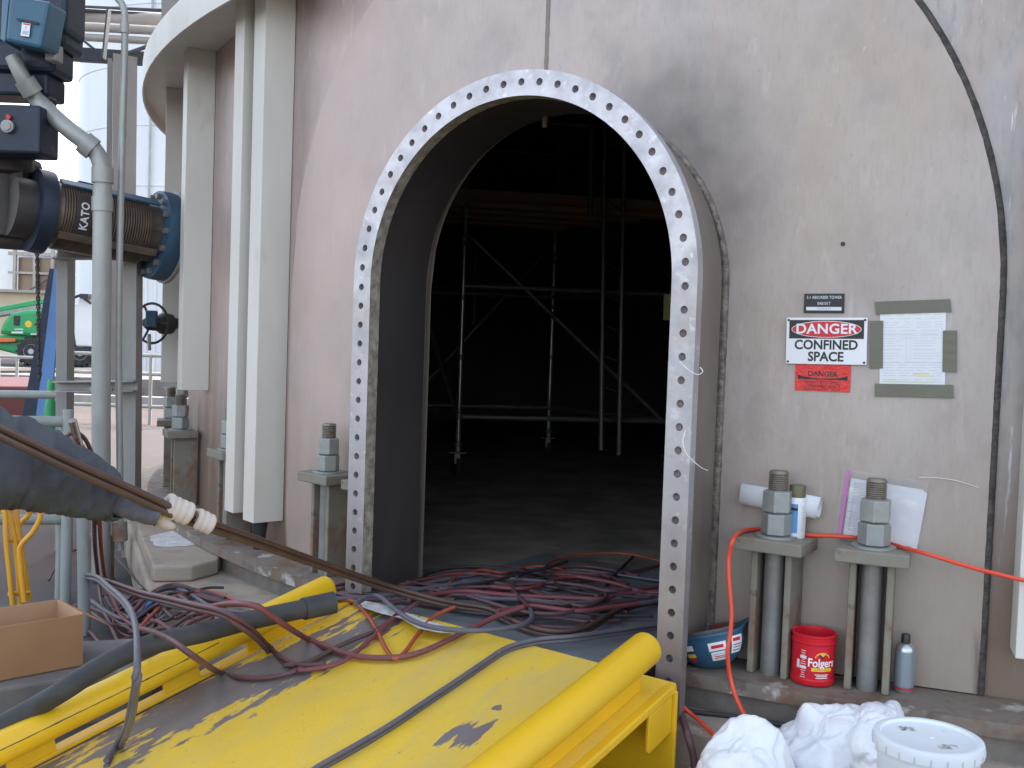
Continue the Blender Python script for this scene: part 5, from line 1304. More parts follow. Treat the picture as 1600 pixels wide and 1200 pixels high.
cp = [(-2.64,6.38,3.835), (-2.519,6.38,3.638), (-2.47,6.38,3.57), (-2.456,6.38,3.454), (-2.456,6.38,3.025), (-2.461,6.38,2.437), (-2.46,6.38,1.566), (-2.439,6.38,0.846), (-2.423,6.38,0.201)]
obj('pipe', G().tube(smooth_path(cp, 5), .021, 12), M['galv'], c2, smooth=60)
obj('coupling', G().tube([(-2.457,6.38,3.469), (-2.457,6.38,3.407)], .028, 12), M['galv'], c2, smooth=40)
obj('bend_coupling', G().tube([(-2.422,6.36,0.387), (-2.416,6.36,0.266)], .045, 12), M['olive'], c2, smooth=40)
fr = thing('support_frame', 'grey steel channel frame standing under the bellows pipe', 'frame', (-2.934,7.269,0))
def chan(a, b, w, d, m, par, name, t=.010):
    """channel upright from a to b, web facing the viewer, flanges behind"""
    a = Vector(a); b = Vector(b); ax_ = (b-a); x = Vector((1, 0, 0)); y = Vector((0, 1, 0))
    g = G(); prof = [(-w/2, 0), (w/2, 0), (w/2, d), (w/2-t, d), (w/2-t, t), (-w/2+t, t), (-w/2+t, d), (-w/2, d)]
    g.prism([a+x*p+y*q for p, q in prof], ax_)
    return obj(name, g, M[m], par, bevel=.003)
chan((-3.155,7.187,0), (-3.071,6.95,2.085), .078, .12, 'steelgrey', fr, 'post')
chan((-2.626,7.06,0), (-2.612,6.95,2.101), .092, .12, 'steelgrey', fr, 'post')
def cross(a, b, par, m='steelgrey'):
    a = Vector(a); b = Vector(b)
    g = G(); g.bar(a+Vector((0, 0, .032)), b+Vector((0, 0, .032)), .12, .010); g.bar(a-Vector((0, 0, .032)), b-Vector((0, 0, .032)), .12, .010); g.bar(a+Vector((0, .03, 0)), b+Vector((0, .03, 0)), .010, .06)
    return obj('cross_beam', g, M[m], par, bevel=.002)
cross((-3.092,6.9,2.076), (-2.546,6.9,2.099), fr); cross((-3.082,6.9,1.186), (-2.533,6.9,1.209), fr)
obj('pipe_clamp', G().box((-2.758,6.84,2.083), (.15, .03, .02)), M['galv'], fr); obj('pipe_clamp', G().box((-2.746,6.84,1.183), (.15, .03, .02)), M['galv'], fr)

hr_ = thing('handrail', 'grey green pipe handrail beside the yard box and hoses', 'handrail', (-2.501,5.886,0))
def hp_(name, pts, r=.030, m='rail_paint'):
    return obj(name, G().tube(smooth_path(pts, 5) if len(pts) > 2 else pts, r, 14), M[m], hr_, smooth=60)
hp_('post', [(-2.517,5.812,0), (-2.538,5.86,1.119)]); hp_('post', [(-2.612,5.945,0), (-2.615,5.98,1.063)], .025)
hp_('post', [(-2.172,5.252,0), (-2.212,5.28,0.853), (-2.221,5.25,0.972)], .031)
hp_('shiny_pipe', [(-2.198,5.27,0.898), (-2.21,5.15,1.123)], .021, 'shiny')
hp_('top_rail', [(-3.011,5.6,1.06), (-2.543,5.9,1.045)], .031); hp_('mid_rail', [(-3.004,5.6,0.512), (-2.578,5.9,0.474)], .029)
hp_('top_rail', [(-4.035,7.5,1.074), (-3.33,7.5,1.089)], .03)

bb = thing('blue_beam', 'blue steel channel leaning behind the support frame', 'steel beam', (-3.718,8,0.481))
g = G(); a0 = Vector((-3.61,7.8,0.46)); a1 = Vector((-3.83,8.6,2.072))
x_ = Vector((1, -.35, 0)).normalized(); y_ = Vector((.35, 1, 0)).normalized(); w0, w1, dd = .16, .085, .12
for (s0, s1, e0_, e1_) in ((-.5, .5, 0, .012),):
    q0 = [a0+x_*(w0*s0), a0+x_*(w0*s1), a0+x_*(w0*s1)+y_*e1_, a0+x_*(w0*s0)+y_*e1_]; q1 = [a1+x_*(w1*s0), a1+x_*(w1*s1), a1+x_*(w1*s1)+y_*e1_, a1+x_*(w1*s0)+y_*e1_]
    g.add(q0+q1, [(0, 1, 5, 4), (1, 2, 6, 5), (2, 3, 7, 6), (3, 0, 4, 7), (0, 3, 2, 1), (4, 5, 6, 7)])
obj('web', g, M['bluebeam'], bb)
g = G(); l = -x_*.10-y_*.07
q0 = [a0-x_*(w0*.5), a0-x_*(w0*.5)+l, a0-x_*(w0*.5)+l+y_*.012, a0-x_*(w0*.5)+y_*.012]; q1 = [a1-x_*(w1*.5), a1-x_*(w1*.5)+l*.3, a1-x_*(w1*.5)+l*.3+y_*.012, a1-x_*(w1*.5)+y_*.012]
g.add(q0+q1, [(0, 1, 5, 4), (1, 2, 6, 5), (2, 3, 7, 6), (3, 0, 4, 7), (0, 3, 2, 1), (4, 5, 6, 7)])
obj('side_flange', g, M['darkblue'], bb)

tag(obj('waste_skip', G().prism([(-7.208,12,0.83), (-5.585,12,0.872), (-5.63,12,-0.081), (-7.048,12,-0.131)], (-1.04, 2.2, 0)), M['redrust'], bevel=.03), 'dark red waste skip beyond the handrails at the left', 'skip')
gb = thing('gas_bottle', 'green gas bottle standing behind the blue beam', 'gas bottle', (-3.549,7.9,0.549))
g = G(); g.lathe([(.045, -.4), (.045, .40), (.038, .46), (.02, .50), (.02, .54)], (-3.559,7.9,0.548), 24)
obj('cylinder', g, M['green'], gb, smooth=40)
obj('cap', G().lathe([(.028, .52), (.03, .60), (.02, .63)], (-3.559,7.9,0.548), 16), M['green'], gb, smooth=40)

# hand truck frame of bent yellow tube
ht = thing('tube_trolley', 'orange yellow tube trolley frame folded beside the cardboard box', 'trolley', (-2.733,5.712,0))
for k, pts in enumerate((
        [(-2.536,4.9,0.651), (-2.432,4.9,0.708), (-2.411,4.9,0.537), (-2.376,4.9,0.242)],
        [(-2.432,4.95,0.715), (-2.392,4.95,0.528), (-2.362,4.95,0.23)],
        [(-2.419,5,0.707), (-2.387,5,0.486), (-2.355,5,0.233)],
        [(-2.23,4.85,0.744), (-2.226,4.85,0.683), (-2.259,4.85,0.614), (-2.316,4.85,0.544), (-2.321,4.85,0.473), (-2.296,4.85,0.273)],
        [(-2.367,5.05,0.701), (-2.379,5.05,0.649), (-2.422,5.05,0.597), (-2.411,5.05,0.507), (-2.366,5.05,0.226)])):
    obj('tube', G().tube(smooth_path(pts, 6), .0125, 12), M['yframe'], ht, smooth=60)
obj('cross_bar', G().tube([(-2.395,4.9,0.295), (-2.343,5,0.278)], .011, 10), M['yframe'], ht, smooth=60)
obj('cross_bar', G().tube([(-2.417,4.9,0.562), (-2.378,5,0.525)], .010, 10), M['yframe'], ht, smooth=60)

# cardboard box
cb = thing('cardboard_box', 'open brown cardboard box standing on the concrete kerb', 'box', (-1.914,4.063,0.203))
fr_ = Vector((-1.728,4.165,0.203)); fl_ = Vector((-2.073,3.835,0.203)); d_ = (fr_-fl_).normalized(); nn = Vector((-d_.y, d_.x, 0)); hB = .215; dB = .29
bl_ = fl_+nn*dB; br_ = fr_+nn*dB; Z = Vector((0, 0, hB)); tk = .004
def wallp(a, b, off): 
    g = G(); g.prism([a, b, b+Z, a+Z], off*tk); return g
obj('front_panel', wallp(fl_, fr_, nn), M['box'], cb); obj('back_panel', wallp(bl_, br_, -nn), M['boxin'], cb)
obj('side_panel', wallp(fr_+nn*tk*1.01, br_-nn*tk*1.01, -d_), M['boxin'], cb); obj('side_panel', wallp(fl_+nn*tk*1.01, bl_-nn*tk*1.01, d_), M['boxin'], cb)
g = G(); g.prism([fl_, fr_, br_, bl_], (0, 0, .004)); obj('base', g, M['boxin'], cb)
g = G(); p0 = fr_+Z+nn*.01; p1 = br_+Z-nn*.01; o_ = d_*.12+Vector((0, 0, -.075)); g.prism([p0, p1, p1+o_, p0+o_], (0, 0, .003)); obj('flap', g, M['box'], cb)

# ------------------------------------------------------------------ valve actuator and bellows pipe
va = thing('valve_actuator', 'dark blue motor valve actuator with a teal terminal box high at the left edge', 'valve actuator', (-3.047,6.3,2.054))
def pbox(x0, y0, x1, y1, Y, d, name, m, bevel=.012, rz=0.0, par=None):
    return None
def vb(a, b, d, name, m, bevel=.012, par=None):
    """upright block spanning two opposite front corners a (top left) and b (bottom right), depth d"""
    a = Vector(a); b = Vector(b); c = (a+b)/2
    g = G(); g.box((c.x, c.y+d/2, c.z), (abs(b.x-a.x), d, abs(a.z-b.z)))
    return obj(name, g, M[m], par or va, bevel=bevel)
g = G(); g.prism([(-2.983,6,3.495), (-2.745,6,3.467), (-2.793,6,3.195), (-3.005,6,3.232)], (0, .24, .02)); obj('terminal_box', g, M['bluebox'], va, bevel=.02)
g = G(); g.prism([(-3.045,6.05,3.554), (-2.989,6.02,3.502), (-3.011,6.02,3.23), (-3.056,6.05,3.252)], (0, .2, 0)); obj('box_hinge_side', g, M['bluebox'], va, bevel=.01)
g = G(); g.prism([(-2.897,5.985,3.337), (-2.849,5.985,3.331), (-2.857,5.985,3.256), (-2.905,5.985,3.262)], (0, .004, 0)); w = obj('warning_label', g, M['signwhite'], va)
g = G(); g.prism([(-2.891,5.984,3.333), (-2.851,5.984,3.329), (-2.852,5.984,3.321), (-2.892,5.984,3.326)], (0, .0005, 0)); obj('label_header', g, M['signred'], w)
g = G(); g.prism([(-2.876,5.984,3.317), (-2.869,5.984,3.316), (-2.873,5.984,3.297), (-2.879,5.984,3.299)], (0, .0005, 0)); g.prism([(-2.892,5.984,3.291), (-2.859,5.984,3.288), (-2.862,5.984,3.267), (-2.895,5.984,3.27)], (0, .0005, 0)); obj('label_print', g, M['greyprint'], w)
g = G(); g.prism([(-2.929,5.985,3.361), (-2.803,5.985,3.344), (-2.81,5.985,3.329), (-2.929,5.985,3.35)], (0, .004, 0)); obj('maker_plate', g, M['darkblue'], va)
vb((-2.885,6.25,3.703), (-2.761,6.25,3.373), .3, 'motor_housing', 'darkblue', .03)
vb((-3.421,6.3,3.703), (-2.793,6.3,3.295), .3, 'gear_housing', 'darkblue', .03)
vb((-3.405,6.28,3.314), (-2.843,6.28,3.134), .3, 'gear_housing', 'darkblue', .03)
vb((-3.424,6.32,3.14), (-2.898,6.32,2.996), .26, 'yoke_plate', 'darkblue', .02)
vb((-2.864,6.2,3.287), (-2.793,6.2,3.183), .1, 'switch_cover', 'steelgrey', .01)
vb((-3.33,6.15,2.903), (-2.861,6.15,2.617), .26, 'control_box', 'darkblue', .015)
vb((-3.002,6.3,2.995), (-2.872,6.3,2.907), .1, 'yoke_arm', 'darkblue', .01)
g = G(); g.lathe([(.038, 0), (.038, .02), (.026, .022), (.026, .03)], (-3.045,6.14,2.768), 20, axis=(0, -1, 0)); obj('selector_knob', g, M['steelgrey'], va, smooth=40)
g = G(); g.lathe([(.016, 0), (.014, .012)], (-3.042,6.14,2.824), 12, axis=(0, -1, 0)); obj('indicator_light', g, M['redlight'], va, smooth=40)
for (x, y, rr) in ((10, 245, .16), (18, 300, .14)): pass
g = G(); g.lathe([(.02, -.30), (.16, -.28), (.17, -.1), (.13, .0), (.13, .10), (.17, .12), (.17, .22), (.10, .26)], (-3.263,6.55,2.434), 24, axis=(0, 0, 1)); obj('valve_body', g, M['blackiron'], va, smooth=40)
vb((-3.489,6.45,2.666), (-3.098,6.45,2.226), .3, 'valve_bonnet', 'black', .05)
g = G(); g.tube([(-3.387,6.5,2.133), (-3.078,6.6,2.129)], .06, 16); obj('drain_branch', g, M['blackiron'], va, smooth=50)

bl = thing('bellows_pipe', 'brown ribbed bellows pipe with blue flanges joining the valve to the tower', 'pipe', (-2.763,6.75,2.271))
pa, pb = Vector((-3.014,6.5,2.311)), Vector((-2.42,7,2.229)); ax_ = (pb-pa).normalized(); LL = (pb-pa).length
def onp(x):  # px column to distance along the axis
    return (x-63)/(252-63)*LL
g = G(); g.lathe([(.185, onp(20)), (.185, onp(50))], pa, 32, axis=ax_); obj('neck', g, M['blackiron'], bl, smooth=40)
g = G(); g.lathe([(.15, onp(49)), (.262, onp(50)), (.265, onp(64)), (.262, onp(72)), (.18, onp(74))], pa, 40, axis=ax_); obj('flange', g, M['darkblue'], bl, smooth=40)
g = G(); prof = [(.185, onp(74))]
for k in range(34):
    x = 84+k*3.9; prof += [(.205, onp(x)), (.219, onp(x+.9)), (.219, onp(x+1.9)), (.205, onp(x+2.8))]
prof += [(.19, onp(222)), (.19, onp(236))]
g.lathe(prof, pa, 48, axis=ax_); obj('ribbed_sleeve', g, M['bellows'], bl, smooth=30)
upv = (Vector((0, 0, 1))-ax_*ax_.z).normalized(); sdv = ax_.cross(upv)
def bar_on(ang_, x0, x1, w, t, m, name):
    d = upv*math.cos(R(ang_))-sdv*math.sin(R(ang_))*-1
    g = G(); g.bar(pa+ax_*onp(x0)+d*.226, pa+ax_*onp(x1)+d*.226, w, t, upv=d); return obj(name, g, M[m], bl, bevel=.003)
bar_on(28, 80, 232, .085, .016, 'flangeblue', 'cover_strip')
bar_on(128, 80, 232, .05, .016, 'bellows', 'lower_strip')
bar_on(0, 110, 140, .10, .03, 'flangeblue', 'lifting_pad')
g = G(); g.lathe([(.16, onp(236)), (.298, onp(238)), (.302, onp(246)), (.302, onp(256)), (.298, onp(262))], pa, 48, axis=ax_); obj('flange', g, M['flangeblue'], bl, smooth=40)
g = G(); g.lathe([(.16, onp(262)), (.315, onp(263)), (.315, onp(269)), (.22, onp(270)), (.22, onp(300))], pa, 48, axis=ax_); obj('nozzle_flange', g, M['steelgrey'], bl, smooth=40)
for k in range(14):
    t = 2*math.pi*k/14+.2; d = upv*math.cos(t)+sdv*math.sin(t)
    g = G(); g.lathe([(.021, onp(231)), (.021, onp(238))], pa+d*.26, 6, axis=ax_); obj('flange_bolt', g, M['olive_rod'], bl)
# maker's plate with lettering, on the side towards the viewer
front = Vector((-ax_.y, ax_.x, 0)).normalized()
if front.y > 0: front = -front
u2 = ax_.cross(front); u2 = u2 if u2.z > 0 else -u2
cpl = pa+ax_*onp(113)+front*.2215
m3 = Matrix((ax_, -front, u2)).transposed().to_4x4()
plm = Matrix.Translation(cpl) @ m3
g = G(); n = 12; vs_ = []; fs = []
for i in range(n+1):
    t = -.68+1.36*i/n
    for x in (-.052, .052): vs_.append(pa+ax_*(onp(113)+x)+(front*math.cos(t)+u2*math.sin(t))*.2235)
for i in range(n): fs.append((2*i, 2*i+1, 2*i+3, 2*i+2))
g.add(vs_, fs); pl = obj('maker_plate', g, M['blackiron'], bl, smooth=60)
g = text_mesh('KATO', .068, 0, bold=.002, xscale=.95, spacing=1.05)
g.v = [pa+ax_*(onp(113)-p.y)+(front*math.cos(p.x/.225)+u2*math.sin(p.x/.225))*.2243 for p in g.v]
obj('lettering', g, M['paper'], pl)

hv = thing('handwheel_valve', 'small black handwheel valve beyond the frame beside the tower', 'valve', (-2.597,7.35,1.638))
hc0 = Vector((-2.579,7.3,1.637)); ha = Vector((-.35, -1, 0)).normalized(); hx = Vector((0, 0, 1)); hy_ = ha.cross(hx)
g = G(); g.tube([hc0+(hx*math.cos(2*math.pi*k/28)*.142+hy_*math.sin(2*math.pi*k/28)*.142) for k in range(29)], .0095, 8); obj('handwheel', g, M['black'], hv, smooth=60)
for k in range(3):
    t = 2*math.pi*k/3+.5; g = G(); g.tube([hc0, hc0+(hx*math.cos(t)+hy_*math.sin(t))*.142], .008, 8); obj('spoke', g, M['black'], hv, smooth=60)
g = G(); g.lathe([(.03, -.06), (.05, -.03), (.055, .06), (.075, .09), (.075, .16), (.04, .19)], hc0, 20, axis=(.5, .85, 0)); obj('valve_body', g, M['blackiron'], hv, smooth=40)
g = G(); g.box(hc0+Vector((.02, -.06, .03)), (.075, .06, .12)); obj('gear_cover', g, M['flangeblue'], hv, bevel=.012)
g = G(); g.tube([hc0+Vector((0, .1, 0)), (-2.524,7.806,1.648)], .04, 12); obj('nozzle', g, M['black'], hv, smooth=60)
g = G(); g.tube([hc0+Vector((-.01, -.02, -.08)), hc0+Vector((.005, -.05, -.19))], .013, 8); obj('lever', g, M['steelgrey'], hv, smooth=60)

# chain hanging from the valve
ch = thing('hanging_chain', 'rusty link chain hanging from the valve in front of the green lift', 'chain', (-2.979,6.4,2.046))
ca, cb_ = Vector((-2.983,6.4,2.042)), Vector((-2.955,6.4,1.269)); nl = 34
link0 = None
for k in range(nl):
    p = ca.lerp(cb_, k/(nl-1))
    if k < 2:
        g = G(); pts = []
        for q in range(17):
            t = 2*math.pi*q/16; u, v = .011*math.cos(t), .017*math.sin(t)+(.004 if math.sin(t) > 0 else -.004)
            pts.append(Vector((u, 0, v)) if k == 0 else Vector((0, u, v)))
        g.tube(pts, .0036, 6, caps=False)
        o = obj('chain_link', g, M['blackiron'], ch, world_space=False, smooth=60)
        if k == 0: l0 = o
        else: l1 = o
    else:
        o = (l0 if k % 2 == 0 else l1).copy(); col.objects.link(o)
    o.location = p-Vector(ch.location)

# ------------------------------------------------------------------ pipe rack, columns, tanks behind
pk = thing('pipe_rack', 'overhead pipe rack of dark beams carrying lagged grey pipes', 'pipe rack', (-4.797,12,4.642))
def rk(a, b, r_, m='rackpipe'): obj('rack_pipe', G().tube([a, b], r_, 20), M[m], pk, smooth=60)
rk((-5.715,12.2,5.244), (-4.405,13,5.454), .095); rk((-5.62,12,5.067), (-4.335,12.8,5.27), .055); rk((-5.618,12,4.95), (-4.332,12.8,5.137), .045); rk((-5.904,12.6,5.463), (-4.509,13.3,5.664), .03, 'rackbeam')
def rb(a, b, w, h): 
    g = G(); g.bar(a, b, w, h); obj('rack_beam', g, M['rackbeam'], pk, bevel=.005)
rb((-5.667,11.8,4.702), (-4.293,12.7,4.885), .12, .15)
rb((-5.43,12.2,5.313), (-4.406,13,5.517), .06, .03)
g = G(); g.bar((-4.688,11.7,5.164), (-4.736,11.7,4.621), .02, .09, upv=(0, 1, 0)); obj('rack_bracket', g, M['rackbeam'], pk)
g = G(); g.bar((-5.234,12,5.007), (-4.978,12,4.811), .03, .05, upv=(0, 1, 0)); obj('rack_brace', g, M['rackbeam'], pk)
g = G(); g.bar((-4.342,12,4.863), (-4.592,12,4.766), .03, .05, upv=(0, 1, 0)); obj('rack_brace', g, M['rackbeam'], pk)
def hcol(name, label, xa, xb, top, bot, w, d, rz):
    t_ = thing(name, label, 'steel column', bot)
    a = Vector(bot); b = Vector(top); m_ = Matrix.Rotation(rz, 3, 'Z'); L3 = b-a
    for s_, nm_ in ((-1, 'column_flange'), (1, 'column_flange')):
        c = m_ @ Vector((0, s_*d/2, 0)); e = m_ @ Vector((w/2, 0, 0)); f_ = m_ @ Vector((0, .008, 0))
        g = G(); g.prism([a+c-e-f_, a+c+e-f_, a+c+e+f_, a+c-e+f_], L3); obj(nm_, g, M['steelgrey'], t_)
    e = m_ @ Vector((0, d/2-.009, 0)); f_ = m_ @ Vector((.006, 0, 0))
    g = G(); g.prism([a-e-f_, a-e+f_, a+e+f_, a+e-f_], L3); obj('column_web', g, M['steelgrey'], t_)
hcol('rack_column', 'grey wide flange steel column under the pipe rack behind the conduits', 0, 0, (-4.72,12.2,4.772), (-4.684,12.2,0.848), .27, .27, R(35))
hcol('high_column', 'grey steel column rising above the curved ring beam at the top', 0, 0, (-3.758,11,5.68), (-3.717,11,3.738), .2, .2, R(20))
for k, (nm, lab, x, Y, rr, zz, zt) in enumerate((('storage_tank', 'tall pale storage tank filling the bright gap behind the rack column', 335, 49, 6.2, 0, 22),)):
    px = (x-800)/1600*Y
    tk_ = thing(nm, lab, 'storage tank', (px, Y, 0))
    g = G(); g.lathe([(rr, 0), (rr, zt), (rr*.2, zt+.8), (0, zt+.85)], (px, Y, 0), 64); obj('tank_shell', g, M['tank'], tk_, smooth=40)
    for z_ in (2.5, 5, 7.5, 10, 12.5, 15, 17.5):
        g = G(); g.lathe([(rr+.002, z_), (rr+.03, z_+.02), (rr+.03, z_+.08), (rr+.002, z_+.1)], (px, Y, 0), 64); g.f = g.f[:-2]; obj('tank_band', g, M['tank'], tk_, smooth=40)
    g = G()
    t = math.radians(-100); p = Vector((px+math.cos(t)*(rr+.12), Y+math.sin(t)*(rr+.12), 0)); g.tube([p, p+Vector((0, 0, zt))], .05, 8); obj('tank_pipe', g, M['galv'], tk_, smooth=60)

# green boom lift far behind
bo = thing('boom_lift', 'green self-propelled boom lift with a yellow sunflower mark parked behind the railings', 'boom lift', (-18.066,39,0.067))
YB = 39.0
def pp(name, pts, d, m, bevel=.05, par=None):
    g = G(); g.prism(pts, (0, d, 0)); return obj(name, g, M[m], par or bo, bevel=bevel)
body = pp('body', [(-19.643,39,1.182), (-19.479,39,1.626), (-19.216,39,1.976), (-18.585,39,2.143), (-16.882,39,2.251), (-16.672,39,1.334), (-18.082,39,1.115)], 1.8, 'green', .15)
pp('chassis', [(-20.375,39.2,0.717), (-20.38,39.2,1.109), (-16.903,39.2,1.279), (-16.405,39.2,0.782), (-16.94,39.2,0.519), (-18.9,39.2,0.401)], 1.6, 'green', .1)
pp('bumper', [(-20.247,38.95,0.82), (-18.933,38.95,0.915), (-18.934,38.95,1.036), (-20.249,38.95,1.039)], .2, 'orange_paint', .02)
pp('boom', [(-21.338,39.6,1.695), (-21.341,39.6,1.918), (-17.398,39.6,2.795), (-17.296,39.6,2.601)], .6, 'green', .05)
pp('boom_inner', [(-21.283,39.5,1.572), (-21.285,39.5,1.72), (-17.35,39.5,2.571), (-17.249,39.5,2.402)], .5, 'steelgrey', .03)
pp('counterweight', [(-17.024,39,2.003), (-16.829,39,2.01), (-16.322,39,0.835), (-16.614,39,0.825), (-16.818,39,1.329)], 1.8, 'green', .1)
pp('engine_grille', [(-19.03,38.97,1.908), (-18.787,38.97,1.917), (-18.805,38.97,1.527), (-19.025,38.97,1.544)], .06, 'blackiron', .02)
g = G(); cS = Vector((-18.458,38.98,1.6)); n = 14
pl_ = [cS+Vector((math.cos(math.pi*k/n), 0, math.sin(math.pi*k/n)))*(.155 if k % 2 else .105) for k in range(2*n)]
g.prism(pl_, (0, .004, 0)); o = obj('sunflower_mark', g, M['yellow_logo'], bo)
g = G(); g.prism([cS+Vector((math.cos(2*math.pi*k/14)*.05, -.006, math.sin(2*math.pi*k/14)*.05)) for k in range(14)], (0, .004, 0)); obj('mark_centre', g, M['sunprint'], o)
pp('body_print', [(-18.979,38.98,1.412), (-18.662,38.98,1.423), (-18.662,38.98,1.379), (-18.978,38.98,1.368)], .01, 'white', 0)
pp('body_print', [(-19.099,38.98,1.298), (-18.661,38.98,1.314), (-18.66,38.98,1.241), (-19.098,38.98,1.225)], .01, 'white', 0)
pp('body_print', [(-18.367,38.98,1.251), (-18.148,38.98,1.258), (-18.147,38.98,1.21), (-18.367,38.98,1.202)], .01, 'white', 0)
pp('body_print', [(-18.227,38.98,1.645), (-17.813,38.98,1.659), (-17.812,38.98,1.572), (-18.226,38.98,1.557)], .01, 'black', 0)
for (c, r_) in (((-18.246,38.9,0.574), .52), ((-16.397,38.9,0.566), .50), ((-19.197,41.2,0.569), .52), ((-17.265,41.2,0.585), .50)):
    g = G(); prof = [(r_*.5, -.2), (r_*.92, -.2), (r_, -.12), (r_, .12), (r_*.92, .2), (r_*.5, .2)]; g.lathe(prof, c, 28, axis=(.15, -1, 0))
    for k in range(16):
        t = 2*math.pi*k/16; b = G(); b.box(Vector(c)+Vector((math.cos(t)*r_*1.01, 0, math.sin(t)*r_*1.01)), (.09, .36, .09), Matrix.Rotation(-t, 3, 'Y')); g.add(b.v, b.f)
    w = obj('wheel', g, M['tyre'], bo, smooth=40)
    g = G(); g.lathe([(r_*.56, .13), (r_*.52, .21), (r_*.42, .16), (r_*.2, .15), (r_*.2, .22), (0, .22)], c, 24, axis=(.15, -1, 0)); obj('rim', g, M['rim'], w, smooth=40)

# yard behind: bank, railings, buildings
tag(obj('low_wall', G().prism([(-13.865,18.46,0.55), (-9.394,25.654,0.55), (-10.007,27.325,0.55), (-14.673,19.536,0.55)], (0, 0, -.56)), M['ground']), 'low brown retaining wall below the boom lift', 'wall')
def railing(name, label, x0, x1, ys, Y, npost, r_=.022, m='galv', yb=600):
    t_ = thing(name, label, 'railing', ((x0-800)/1600*Y, Y, 0))
    A_ = (x0-800)/1600*Y; B_ = (x1-800)/1600*Y
    for z_ in ys: obj('rail', G().tube([(A_, Y, z_), (B_, Y, z_)], r_, 8), M[m], t_, smooth=60)
    for k in range(npost):
        x_p = A_+(B_-A_)*k/max(1, npost-1); obj('post', G().tube([(x_p, Y, 0), (x_p, Y, ys[0])], r_, 8), M[m], t_, smooth=60)
railing('yard_railing', 'thin grey pipe railing in front of the boom lift', -60, 54, (.95, .45), 20, 5, .03)
railing('yard_railing', 'pale pipe railing behind the support frame near the tower', 104, 300, (1.15, .84, .30), 17, 4, .03)
tag(obj('kerb_beam', G().box((-9.2, 21, .10), (5.5, .3, .2)), M['steelgrey'], bevel=.01), 'pale grey kerb beam across the yard behind the frame', 'kerb')
tag(obj('tank_bund', G().box((-9.5, 24, .25), (9, 4, .5)), M['slab']), 'dark low concrete bund behind the frame posts', 'bund')
bw = thing('beige_building', 'beige low building far behind the boom lift', 'building', (-40, 75, 0))
g = G(); g.box((-44, 76, 1.9), (30, 4, 3.9)); obj('wall', g, M['beige'], bw)
g = G(); g.box((-44, 75.8, 3.95), (30.5, 4.6, .2)); obj('roof', g, M['steelgrey'], bw)
ps = thing('process_building', 'pale pipework and open steel structure far away at the left edge', 'structure', (-43, 90, 0))
g = G(); g.box((-46, 95, 5.2), (14, 3, 10.4)); obj('wall', g, M['tank'], ps)
g = G(); g.box((-42.6, 92.9, 5.6), (4.6, .3, 4.0)); obj('dark_bay', g, M['bellows'], ps)
for (x, z, w_, h_) in ((-42.6, 7.9, 6, .3), (-42.6, 6.2, 6, .2), (-42.6, 4.4, 6, .2)): obj('floor_beam', G().box((x, 92.4, z), (w_, .4, h_)), M['steelgrey'], ps)
for x in (-45, -43.2, -41.6, -40.2): obj('stanchion', G().box((x, 92.3, 5), (.25, .3, 10)), M['steelgrey'], ps)
g = G(); g.bar((-45, 92.2, 3.7), (-41.8, 92.2, 5.8), .15, .15); obj('bracing', g, M['rackbeam'], ps)
wt = thing('white_trailer', 'white box trailer with a black hose over its roof behind the support frame', 'trailer', (-15.6, 36, 0))
g = G(); g.prism([(-15.381,36,0.883), (-15.535,36,1.979), (-15.276,36,2.638), (-14.469,36,2.688), (-13.234,36,2.731), (-13.197,36,0.869)], (0, 2.4, 0)); obj('box_body', g, M['white'], wt, bevel=.06)
g = G(); g.tube(smooth_path([(-15.591,35.8,2.484), (-15.325,35.8,2.605), (-15.147,35.8,2.656), (-14.966,35.8,2.529), (-14.785,35.8,2.401)], 5), .05, 8); obj('roof_hose', g, M['black'], wt, smooth=60)
g = G(); g.box((-15.01,35.9,2.643), (.3, .3, .16)); obj('roof_fitting', g, M['black'], wt)
g = G(); g.prism([(-15.383,35.9,0.839), (-13.16,35.9,0.849), (-13.158,35.9,0.714), (-15.245,35.9,0.641)], (0, 2.2, 0)); obj('running_gear', g, M['black'], wt)
vn = thing('white_container', 'plain white ribbed container standing behind the two conduits', 'container', (-11.2, 31, 0))
g = G(); g.box((-11.3, 32, 2.4), (1.9, 2.6, 4.8)); obj('wall', g, M['tank'], vn)
for k in range(7): obj('wall_rib', G().box((-12.1+k*.27, 30.68, 2.4), (.06, .05, 4.7)), M['tank'], vn)

# ------------------------------------------------------------------ the person hauling the hose (mostly outside the picture)
pr = thing('person', 'person in a charcoal sweatshirt and pale work glove hauling a hose with an outstretched arm', 'person', (-1.78, 2.30, 0))
def skin(name, joints, edges, m, par, sub=2):
    me = bpy.data.meshes.new(name)
    inv = MW[par.as_pointer()].inverted()
    me.from_pydata([inv @ Vector(j[:3]) for j in joints], edges, [])
    o = bpy.data.objects.new(name, me); col.objects.link(o); o.parent = par; MW[o.as_pointer()] = MW[par.as_pointer()].copy()
    md = o.modifiers.new('skin', 'SKIN'); md.use_smooth_shade = True
    for i, j in enumerate(joints):
        rr_ = j[3]; me.skin_vertices[0].data[i].radius = (rr_, rr_) if not isinstance(rr_, tuple) else rr_
    me.skin_vertices[0].data[0].use_root = True
    s_ = o.modifiers.new('sub', 'SUBSURF'); s_.levels = sub; s_.render_levels = sub
    me.materials.append(m)
    return o
wr_ = Vector((-0.967,2.78,1.099)); el_ = Vector((-1.322,2.52,1.271)); sh_ = Vector((-1.60, 2.44, 1.43))
